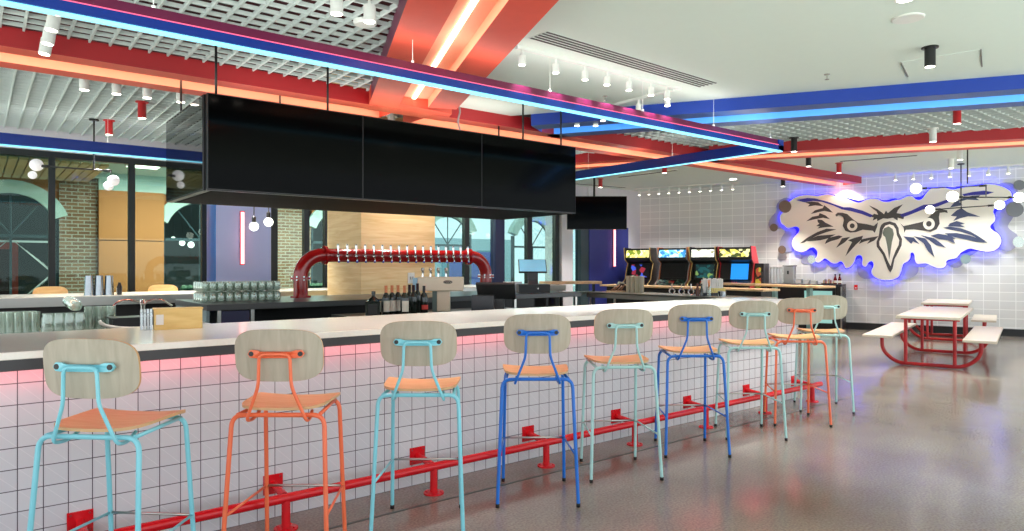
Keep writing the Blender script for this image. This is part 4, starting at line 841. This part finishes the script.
for i in range(nh):
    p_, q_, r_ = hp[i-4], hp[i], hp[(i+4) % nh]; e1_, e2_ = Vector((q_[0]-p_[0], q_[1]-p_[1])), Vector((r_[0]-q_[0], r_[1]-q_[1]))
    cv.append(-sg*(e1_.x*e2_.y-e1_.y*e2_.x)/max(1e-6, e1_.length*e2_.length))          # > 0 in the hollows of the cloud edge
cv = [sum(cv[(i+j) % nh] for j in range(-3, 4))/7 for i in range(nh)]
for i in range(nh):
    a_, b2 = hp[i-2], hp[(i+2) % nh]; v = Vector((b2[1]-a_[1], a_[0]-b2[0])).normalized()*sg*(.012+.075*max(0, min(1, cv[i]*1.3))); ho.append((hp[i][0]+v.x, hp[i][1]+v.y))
MB().prism(ho, -(TF-.04), -(TF-.055), 'xz', 0, 1).build('painted_halo_layer', [mat('painted blue halo', (16, 14, 120), .5, emit=(26, 20, 255), es=.85, noise=0), BACKLIT], sign)  # glowing sheet stands in for the blue backlight halo, widest in the hollows
flat(REAR, .01, .02, 'rear_panel', OWLG, sm=1)
DISC = {'b': mat('bronze disc', (128, 110, 96), .35, .4), 'g': mat('grey disc', (118, 124, 130), .4), 'c': mat('silver disc', (190, 196, 188), .15, .8), 't': mat('teal grey disc', (136, 160, 164), .4)}
for x, y, rx, ry_, k in ((785, 206.5, 6.3, 6.3, 'b'), (773.8, 227.5, 3.9, 3.9, 'b'), (782, 249.6, 4, 4, 'b'), (811.5, 259.5, 4, 4, 'c'), (1019.5, 185, 6, 5, 'g'), (1014.8, 209.5, 9, 7.5, 'g'), (1018.5, 242, 5.8, 5.3, 'c'), (965.5, 258.7, 5.4, 5.2, 't')):
    flat([(x+rx*math.cos(a*.2618), y+ry_*math.sin(a*.2618)) for a in range(24)], TF-.01, TF+.01, 'round_disc', DISC[k])
INK = mat('dark feather ink', (66, 64, 62), .45); TINTB = mat('blue backlight tint', (44, 44, 150), .4); TINTS = mat('steel blue backlight tint', (62, 72, 104), .4)  # blue tones are painted backlight, as if shining through feather cut-outs
FE = {'b': [
 [(796.5,200.4),(807.3,198.5),(815,199),(826.5,202),(837.8,206),(843.4,207.8),(850,207.8),(862.6,211.2),(872.8,215.7),(870.5,216.8),(861.5,213.4),(851,210.6),(842.3,208.9),(833.3,204.9),(822,201.3),(813,200.4),(804,201.7)],
 [(900,215),(911.3,211.2),(923.7,205.3),(934,204.6),(947.5,199.9),(948.6,201.5),(937.3,206),(922.6,209),(909,214.5),(902.3,216.8)],
 [(962.4,194.8),(972.6,192.5),(984,191.2),(993.5,192.5),(986,194.2),(972.6,194.6),(964,195.6)]],
 'd': [
 [(805,202.5),(812,201.8),(818,202.5),(823.5,206),(815,205),(808,206.2),(810,204)],
 [(824.2,205.5),(828.8,209),(832.7,212.3),(824.2,210.6),(818.6,211.7),(811,213.6),(815,210.6),(823,208.3)],
 [(819.7,213.4),(825.4,215.7),(829.9,219),(823,217.4),(815.2,218.8),(806.4,221),(812.4,217),(818.6,215.9)],
 [(817.5,219.6),(822,220.3),(825.4,223),(833.3,226.5),(824,227),(817.5,228.2),(820,226.3),(816.5,226),(819.7,223.6),(818,222)],
 [(800,243.6),(807.3,238),(817.5,232.3),(826.5,229),(836,229.4),(826.5,231.8),(817.5,235),(809.5,239),(804,242.3)],
 [(807,241),(810,239.2),(818,236),(835.5,234.7),(828,238),(820,240),(812,240.7)],
 [(828.8,238),(839,235.7),(842.3,236.3),(837.8,239),(831,240.8),(824.8,243.6),(826.5,240.8)],
 [(842,238.6),(850,237),(844.6,242),(836,247.6),(840,242.5)],
 [(845.6,256),(848.5,249.3),(852.4,242),(848,240.5),(855,238),(863,236),(861.5,239),(855.8,244.2),(850.2,250.4)],
 [(859.2,243.6),(861.5,239.7),(869,238),(877.3,236.6),(871.6,239.2),(863.7,241.4)],
 [(867,243.6),(870.5,239.7),(879,236),(874,240.3)],
 [(835.5,215),(837.8,212.9),(842.3,213.0),(847,214.2),(852.4,219.2),(858,223.2),(867,224.5),(873.9,226.2),(877.8,222.6),(876.7,227),(874.5,232.6),(872.8,230.4),(862.6,229.4),(855.8,231.8),(850.2,232.3),(845.6,230.6),(843.0,225.8),(844.2,220.2),(843.4,216.8),(840,214.9),(837.8,214.9),(836.5,216.3)],
 [(900.6,223),(903.4,226.4),(913,224.3),(922.6,222),(929.4,216.8),(935,211.7),(941.8,209.5),(947,210.6),(947.5,212.9),(945,211.9),(939.5,212.6),(938.6,217),(939.4,223.6),(936.4,228.9),(930.5,231.6),(922.6,230.2),(913.6,228.9),(905.6,229.4),(904.5,232.6),(904,228)],
 [(868.8,205.5),(877.3,209.5),(884,214.5),(886,211),(888,213.4),(894.2,208.3),(902.7,204.6),(897.6,210),(896.5,213.4),(904.4,214.5),(903.3,219),(897.6,217.4),(897.6,220.2),(893,217.4),(887.5,218.4),(883,218),(877.3,220.8),(877,218.3),(872.8,220.2),(874,217.4),(871.6,216.8),(874,214),(878.4,215),(876.7,211.2),(872.8,208.3)],
 [(879,236.3),(880.2,228),(881.5,225),(884,223),(889.7,221.6),(895.4,223.4),(898.2,228),(898.8,233),(901.8,239),(901.3,245.3),(898,252),(894.2,259),(892.3,268.5),(890.3,272.3),(888.2,269),(883,254.8),(877,246.5),(876.8,242)]],
 's': [
 [(950,207.2),(954.5,202.7),(963.6,198),(972.6,195.9),(980.5,195.6),(976,198),(979.4,199.9),(967,199.3),(959,201.6),(962.4,205)],
 [(951,215.7),(956.8,210.6),(961.3,208.3),(967,212.3),(980,216.8),(968,216),(960,218),(953.4,220.8),(957,216.4)],
 [(950,223.6),(956.8,221.3),(964.7,223.6),(960,224.7),(965.3,227),(954.5,226.2),(948,226)],
 [(943.5,227.8),(950,226.8),(961,228.6),(970.3,231.8),(978,236.3),(987.3,242.5),(981,239.8),(972,235),(960,231.2),(950,229.5)],
 [(944.6,233.5),(956.5,233.2),(967.8,235.4),(978.2,238.6),(987.3,242.7),(976,241.6),(967,239.4),(956.8,237.4),(950,236)],
 [(930.5,235.7),(938.4,234),(948.6,235.7),(955.4,238.6),(952.5,239),(955.6,243.6),(947.5,239.9),(939.5,239)],
 [(920.3,235.2),(934,238.4),(940.7,243.4),(946,247.6),(936,244.8),(929.4,239.9)],
 [(914,236.3),(924.9,238.6),(930.5,245.3),(934.2,257.2),(928.2,251),(923.7,243)],
 [(903.4,236.6),(913.6,237.8),(919.2,244.2),(913,241),(911.3,243.6),(907,239.5)]]}
for k, m_ in (('b', TINTB), ('d', INK), ('s', TINTS)):
    for poly in FE[k]:
        ar = sum(poly[i-1][0]*poly[i][1]-poly[i][0]*poly[i-1][1] for i in range(len(poly))); g_ = (1 if ar > 0 else -1)*(.55 if k == 'b' else .3); q_ = []
        for i in range(len(poly)):
            a_, b2 = poly[i-1], poly[(i+1) % len(poly)]; v = Vector((b2[1]-a_[1], a_[0]-b2[0])); v = v.normalized()*g_ if v.length > 1e-6 else v; q_.append((poly[i][0]+v.x, poly[i][1]+v.y))
        flat(q_, TF-.002, TF+.008, 'feather', m_)
def disc(x, y, r_, t0, t1, name, m_): return flat([(x+r_*math.cos(a*.3142), y+r_*math.sin(a*.3142)) for a in range(20)], t0, t1, name, m_)
for x, y, r_ in ((852.2, 225.8, 5.2), (928.9, 223.8, 5.9)):
    disc(x, y, r_, TF+.004, TF+.011, 'eye', OWLW); disc(x, y, r_*.47, TF+.008, TF+.015, 'pupil', INK)
flat([(881.5,237),(883,229),(885.5,225.5),(889.5,224.3),(893.5,225.6),(896,229.5),(896.8,235),(899.3,240),(898.6,245),(895.5,251),(892.6,258.5),(890.6,266),(888.3,262),(884.6,253),(879.5,245.5),(879.3,241.5)], TF+.003, TF+.011, 'beak_white', OWLW)
flat([(882.4,233),(884,228.4),(888.6,226.4),(892.6,229),(893.9,234),(892,242),(889.2,260),(887.2,246),(885.2,237),(883.4,235.6)], TF+.006, TF+.015, 'beak', mat('grey green beak', (104, 112, 100), .45))
# ------------------------------------------------------------------ picnic tables
def picnic(label, x, y, rz, ln, groupname):
    t = thing('picnic_table', label, 'table', (x, y, 0), rz, groupname); TOPM = mat('pale table top', (208, 198, 178), .3, noise=.03); sidem = mat('top edge', (206, 200, 188), .5)
    MB().box(0, ln, -.385, .385, .7, .74).build('table_top', TOPM, t, .006)
    for s_ in (-1, 1): MB().box(-.15, ln-.2, s_*.605-.19, s_*.605+.19, .42, .455).build('bench_seat', TOPM, t, .006)
    for xx in (.28, ln-.5):
        pts = [(xx, -.82, .41), (xx, -.58, .41)]
        MB().tube(fillet([(xx, -.605, .415), (xx, -.605, .2), (xx, -.42, .03), (xx, .42, .03), (xx, .605, .2), (xx, .605, .415)], .2, 8), .026, 12).build('hoop_leg', RAIL_RED if False else mat('picnic red', (190, 30, 34), .3), t)
        for s_ in (-1, 1):
            MB().cyl((xx, s_*.3, .03), (xx, s_*.3, .7), .024, 12).build('upright', MC['picnic red'], t); MB().box(xx-.03, xx+.03, s_*.605-.15, s_*.605+.15, .405, .42).build('seat_bracket', MC['picnic red'], t)
        MB().box(xx-.02, xx+.02, -.36, .36, .665, .7).build('cross_beam', MC['picnic red'], t)
    return t
picnic('pale topped picnic table with red hoop legs, out on the open floor', 10.42, 3.86, math.radians(14.5), 2.7, 'red picnic tables')
picnic('pale topped picnic table with red hoop legs, end on against the owl wall', 14.35, 5.02, math.radians(16), 1.8, 'red picnic tables')
# ------------------------------------------------------------------ ceiling fittings
GREYM = mat('fixture grey', (120, 120, 118), .5)
def can(label, px, py, m_, h=.17, r=.047, zc=ZC, pw=200):
    x, y, _ = Z(px, py, zc-.1)
    t = thing('ceiling_downlight', label, 'ceiling light', (x, y, zc)); MB().lathe([(r*1.55, -.012), (r*1.55, 0)], 20).build('flange', m_, t); MB().lathe([(r, -h), (r, -.01)], 20).build('barrel', m_, t); MB().lathe([(r*.88, -h-.001), (r*.88, -h+.01)], 18).build('lamp_face', LAMP, t)
    l = bpy.data.lights.new('downlight', 'SPOT'); l.energy = pw; l.spot_size = 1.5; l.spot_blend = .6; l.shadow_soft_size = .05; l.color = (1, .95, .87)
    lo = bpy.data.objects.new('lamp', l); C.objects.link(lo); lo.parent = t; lo.location = (0, 0, -h-.03); return t
REDF = mat('red fixture', (180, 28, 32), .35)
can('black cylinder downlight on the white ceiling before the blue soffit', 930, 58, BLACK, .18, .045)
can('red cylinder downlight hanging from the lattice past the blue soffit', 957, 116, REDF, .2)
can('white cylinder downlight in front of the red soffit', 933, 135, WHITE_M, .2)
can('white cylinder downlight past the red soffit by the pendant rods', 960, 154, WHITE_M, .2, pw=45); can('white cylinder downlight just before the owl wall track', 951, 164, WHITE_M, .18, pw=35)
can('black cylinder downlight above the corner of the blue frame', 794, 144, BLACK, .22); can('black cylinder downlight between the two red soffits', 808.5, 161, BLACK, .2)
can('red cylinder downlight above the owl sign', 839, 168, REDF, .2); can('small black cylinder downlight over the arcade side of the owl sign', 783, 182, BLACK, .2)
can('red cylinder downlight below the lattice beside the side screen', 142, 110, REDF, .2); can('red cylinder downlight by the far blue beam near the pendant rod', 109, 127.5, REDF, .2)
can('red cylinder downlight above the far blue beam end over the arcade', 664.5, 168, REDF, .2); can('red cylinder downlight above the wall television', 600.5, 183, REDF, .2)
def added_can(label, x, y, m_, pw=200):
    px = 512+F*(x*SA-y*CA)/(x*CA+y*SA); py = HY-F*(ZC-.1-H)/(x*CA+y*SA); return can(label, px, py, m_, pw=pw)
added_can('added white cylinder downlight tight against the oak column, tap tower side', 4.35, 8.12, WHITE_M, 120); added_can('added white cylinder downlight tight against the oak column, till side', 5.0, 8.12, WHITE_M, 120); added_can('added white cylinder downlight over the far bar counter behind the screens', 3.2, 10.3, WHITE_M, 420); added_can('added white cylinder downlight over the far bar counter beyond the oak column', 6.6, 9.8, WHITE_M)  # added lamps that brighten the oak column and far counter
def head(parent, x, y, z, tilt=.0, m_=WHITE_M, h=.1, r=.033, w=20):
    hd = MB().cyl((0, 0, 0), (0, 0, -.05), .012, 8).cyl((0, 0, -.05), (tilt*h, 0, -.05-h), r, 16).build('spot_head', m_, parent); hd.location = (x, y, z)
    MB().cyl((tilt*h, 0, -.05-h), (tilt*h*1.01, 0, -.053-h), r*.9, 14).build('lamp_face', LAMP, hd)
    if w:
        l = bpy.data.lights.new('spot', 'SPOT'); l.energy = w; l.spot_size = 1.3; l.spot_blend = .7; l.shadow_soft_size = .03; lo = bpy.data.objects.new('lamp', l); C.objects.link(lo); lo.parent = hd; lo.location = (tilt*h, 0, -.08-h)
def track(label, p, q, heads, z=ZC, tilt=0.0, w=20, r=.033, h=.1):
    t = thing('track_light', label, 'track light', (p[0], p[1], z)); d_ = Vector((q[0]-p[0], q[1]-p[1], 0)); M = Matrix.Rotation(math.atan2(d_.y, d_.x), 4, 'Z')
    MB().box(0, d_.length, -.018, .018, -.03, 0, M=M).build('track', WHITE_M, t)
    for k in heads: v = d_*k; head(t, v.x, v.y, -.03, tilt, w=w, r=r, h=h)
    return t
def fx(pxs, y):
    return [YP(px, 60, y)[0] for px in pxs]
x0, x1 = 3.86, 6.22; track('long white ceiling track with seven spots beside the black slot vent', (x0, 4.83), (x1, 4.83), [(x-x0)/(x1-x0) for x in fx((522, 555.7, 585, 607, 629, 651, 667), 4.83)], w=90, h=.085)
track('short white ceiling track crossing near the end of the long one', (6.19, 6.2), (6.19, 4.9), (.15, .6, .93))
p, q = Z(577, 112, ZC), Z(596, 112, ZC); track('white ceiling track of two spots seen under the near blue beam', (p[0], p[1]), (q[0], q[1]), (.0, .98), w=15)
p, q = Z(60, 13, 3.25), Z(47, 54, 3.25); track('white track of clustered spots on the lattice above the first red soffit', (p[0], p[1]), (q[0], q[1]), (.0, .36, .7, .98), tilt=-.15, w=70, r=.045, h=.13)
p, q = Z(72, 86.5, 3.27), Z(186, 101, 3.27); track('white track of spots behind the first red soffit over the taps side', (p[0]-.0, p[1]), (q[0], q[1]), (.1, .37, .64, .95), w=45, r=.045, h=.12)
p, q = Z(336, 9.5, 3.28), Z(371, 18, 3.28); track('white track with two spots on the lattice near the wide orange soffit', (p[0], p[1]), (q[0], q[1]), (.02, .96), w=60, r=.045, h=.12)
def walltrack(label, s0, s1, n_, t_): a_, b2 = WP(s0, t_), WP(s1, t_); return track(label, a_, b2, [(k+.5)/n_ for k in range(n_)], w=42)
walltrack('white wall track of ten small spots above the arcade machines', -4.75, -2.1, 10, .75); walltrack('white wall track of spots above the owl sign', 1.0, 3.6, 8, .6)
x, y, _ = Z(905, -1, ZC); t = thing('recessed_light', 'round recessed ceiling light beside the flat speaker disc', 'ceiling light', (x, y, ZC)); MB().lathe([(.075, -.006), (.075, .004)], 20).build('trim_ring', WHITE_M, t); MB().lathe([(.055, -.008), (.055, -.005)], 18).build('lamp_face', LAMP, t)
x, y, _ = Z(868, 195.5 if False else 178, ZC)
x, y, _ = Z(908, 18, ZC); tag(MB().lathe([(.11, -.012), (.12, -.006), (.12, 0)], 28).build('ceiling_speaker', WHITE_M), 'flat round white speaker disc set in the ceiling', 'speaker', loc=(x, y, ZC))
x, y, _ = Z(733, 179, ZC); t = thing('recessed_light', 'round recessed ceiling light near the wall track over the arcade', 'ceiling light', (x, y, ZC)); MB().lathe([(.1, -.008), (.1, .004)], 18).build('trim_ring', WHITE_M, t); MB().lathe([(.08, -.011), (.08, -.007)], 18).build('lamp_face', LAMP, t)
for px, py, lb in ((827, 74, 'small ceiling sprinkler between the blue soffit and the white ceiling edge'), (605, 96, 'small ceiling sprinkler under the long white track')):
    x, y, _ = Z(px, py, ZC); tag(MB().lathe([(.03, 0), (.03, -.006), (.008, -.01), (.008, -.05), (.022, -.055), (.022, -.058), (0, -.058)], 12).build('sprinkler', CHROME), lb, 'sprinkler', loc=(x, y, ZC))
x, y, _ = Z(365, 21, ZC); tag(MB().lathe([(.08, -.035), (.095, -.02), (.095, 0)], 20).build('smoke_detector', WHITE_M), 'white smoke detector on the lattice near the wide orange soffit', 'smoke detector', loc=(x, y, ZC))
# slot vents
def slots(label, p, q, w_, n_, z=ZC):
    d_ = Vector((q[0]-p[0], q[1]-p[1], 0)); t = thing('slot_vent', label, 'air vent', (p[0], p[1], z), math.atan2(d_.y, d_.x)); MB().box(-.01, d_.length+.01, -.012, w_+.012, -.004, 0).build('vent_frame', CEIL, t); mb = MB()
    for k in range(n_): y_ = w_*k/max(1, n_-1); mb.box(0, d_.length, y_-.011, y_+.011, -.008, -.003)
    mb.build('slot', BLACK, t)
slots('long black slot vent with five slots in the white ceiling', (3.83, 4.38), (6.36, 4.46), .2, 5)
p, q = Z(618, 177, ZC), Z(676, 170, ZC); slots('single slot vent in the far ceiling above the wall television', p, q, .05, 2)
p, q = Z(840, 161, ZC), Z(917, 155, ZC); slots('single slot vent in the ceiling above the owl sign', p, q, .05, 2)
p, q = Z(570, 183, ZC), Z(626, 187.5, ZC); slots('single slot vent in the far ceiling over the navy panel', p, q, .05, 2)
# access panel seams
pp = [Z(px, py, ZC) for px, py in ((901, 62), (908, 76), (982, 66), (981, 49))]
tag(MB().prism([(a[0], a[1]) for a in pp], ZC-.004, ZC, mi=0).tube([(pp[0][0], pp[0][1], ZC-.004), (pp[1][0], pp[1][1], ZC-.004)], .008, 4, 1).tube([(pp[2][0], pp[2][1], ZC-.004), (pp[3][0], pp[3][1], ZC-.004)], .008, 4, 1).build('ceiling_hatch', [CEIL, GREYM]), 'flush white ceiling hatch beside the black downlight', 'hatch')
# ------------------------------------------------------------------ globe pendants
def globes(label, rods, bars, links, balls, gm=None):
    x, y, z = rods[0]; t = thing('globe_chandelier', label, 'pendant light', (x, y, z)); o = Vector((x, y, z))
    for r_ in rods: MB().cyl(Vector(r_)-o, Vector((r_[0], r_[1], ZC))-o, .011, 8).lathe([(.06, ZC-.02-z), (.06, ZC-z)], 14, (r_[0]-x, r_[1]-y, 0)).build('rod', BLACK, t)
    for a_, b2 in bars:
        a_, b2 = Vector(a_)-o, Vector(b2)-o; MB().cyl(a_, b2, .011, 8).cyl(a_, a_+(b2-a_)*.1, .02, 8).cyl(b2-(b2-a_)*.1, b2, .02, 8).build('arm', BLACK, t)
    for a_, b2 in links: MB().cyl(Vector(a_)-o, Vector(b2)-o, .009, 8).build('link', BLACK, t)
    for c_, r_ in balls:
        MB().ball(Vector(c_)-o, r_, 18).build('globe', gm or GLOBE, t)
globes('black armed pendant with white globes hanging before the owl sign', [D(967.5, 184, 11.45), D(961, 205, 13.35)], [(D(920, 188.5, 11.4), D(986, 185.5, 11.5)), (D(957, 197, 12.1), D(1014, 197.5, 12.1)), (D(934, 209.5, 13), D(994, 205.3, 13))], [(D(986, 185.5, 11.5), D(986, 197, 12.1)), (D(961, 205, 13.35), D(961.5, 209, 13))], [(D(916, 188.5, 11.4), .085), (D(952.5, 196.5, 12.1), .095), (D(1019, 197.5, 12.1), .09), (D(930, 209.7, 13), .08), (D(999.5, 205, 13), .085)])
globes('black armed pendant with opal globes in front of the brick pier window', [D(94, 170.5, 9.3)], [(D(42, 166, 9.3), D(111, 171, 9.3))], [(D(111, 171, 9.3), D(111, 176, 9.3))], [(D(36.5, 165, 9.3), .085), (D(32.5, 175, 9.3), .055), (D(113.5, 180.5, 9.3), .075), (D(108.5, 186, 9.6), .065)], mat('opal globe with painted glow', (232, 232, 236), .25, emit=(255, 250, 245), es=.25))  # these globes are off; a faint glow is put into their white
for px, py, lb in ((254, 226.5, 'bare globe bulb pendant centred before the periwinkle panel'), (268.5, 222, 'bare globe bulb pendant at the edge of the periwinkle panel')):
    x, y, z = YP(px, py, 10.45); t = thing('bulb_pendant', lb, 'pendant light', (x, y, z)); MB().ball((0, 0, 0), .068, 16).build('globe', GLOBE, t); MB().lathe([(.03, .06), (.03, .14), (.008, .16)], 12).build('socket', BLACK, t); MB().cyl((0, 0, .15), (0, 0, ZC-z), .006, 6).build('cord', BLACK, t)
# ------------------------------------------------------------------ light, sky, camera
w = bpy.data.worlds.new('sky'); bpy.context.scene.world = w; w.use_nodes = True
bg = w.node_tree.nodes['Background']; bg.inputs[1].default_value = 1.0
wt = w.node_tree.nodes.new('ShaderNodeTexCoord'); ws = w.node_tree.nodes.new('ShaderNodeSeparateXYZ'); wr = w.node_tree.nodes.new('ShaderNodeValToRGB')
wm = w.node_tree.nodes.new('ShaderNodeMapRange'); wm.inputs[1].default_value = -1; wm.inputs[2].default_value = 1
w.node_tree.links.new(wt.outputs['Generated'], ws.inputs[0]); w.node_tree.links.new(ws.outputs[2], wm.inputs[0]); w.node_tree.links.new(wm.outputs[0], wr.inputs[0]); w.node_tree.links.new(wr.outputs[0], bg.inputs[0])
we = wr.color_ramp.elements; we[0].position = .40; we[0].color = (2.7, 2.85, 2.6, 1); we[1].position = .5; we[1].color = (1.15, 1.28, 1.38, 1)   # extra glow added below the horizon to lift the ceiling, sky above
def spot(name, loc, aim, e, size, col=(1, 1, 1), soft=.05):
    l = bpy.data.lights.new(name, 'SPOT'); l.energy = e; l.spot_size = size; l.spot_blend = .35; l.shadow_soft_size = soft; l.color = col
    o = bpy.data.objects.new(name, l); C.objects.link(o); o.location = loc; o.rotation_euler = (Vector(aim)-Vector(loc)).to_track_quat('-Z', 'Y').to_euler(); return o
s_, z_ = S(846, 182, .15); spot('soffit_end_light', WP(s_, .15, 3.22), WP(s_+.0, .125, 2.0), 20, 2.3, (1, .97, .93))
cam = bpy.data.cameras.new('camera'); cam.sensor_width = 36; cam.lens = 36*F/1024; cam.clip_end = 200; cam.clip_start = .05
co = bpy.data.objects.new('camera', cam); C.objects.link(co); co.location = (0, 0, H); co.rotation_euler = (math.pi/2, 0, A-math.pi/2); bpy.context.scene.camera = co
sc = bpy.context.scene; sc.view_settings.view_transform = 'Standard'; sc.view_settings.look = 'None'; sc.view_settings.gamma = 1; sc.view_settings.use_curve_mapping = False; sc.view_settings.exposure = .5
sc.cycles.use_denoising = True; sc.cycles.max_bounces = 8; sc.cycles.transparent_max_bounces = 24; sc.cycles.sample_clamp_indirect = 6; sc.cycles.caustics_reflective = False; sc.cycles.caustics_refractive = False
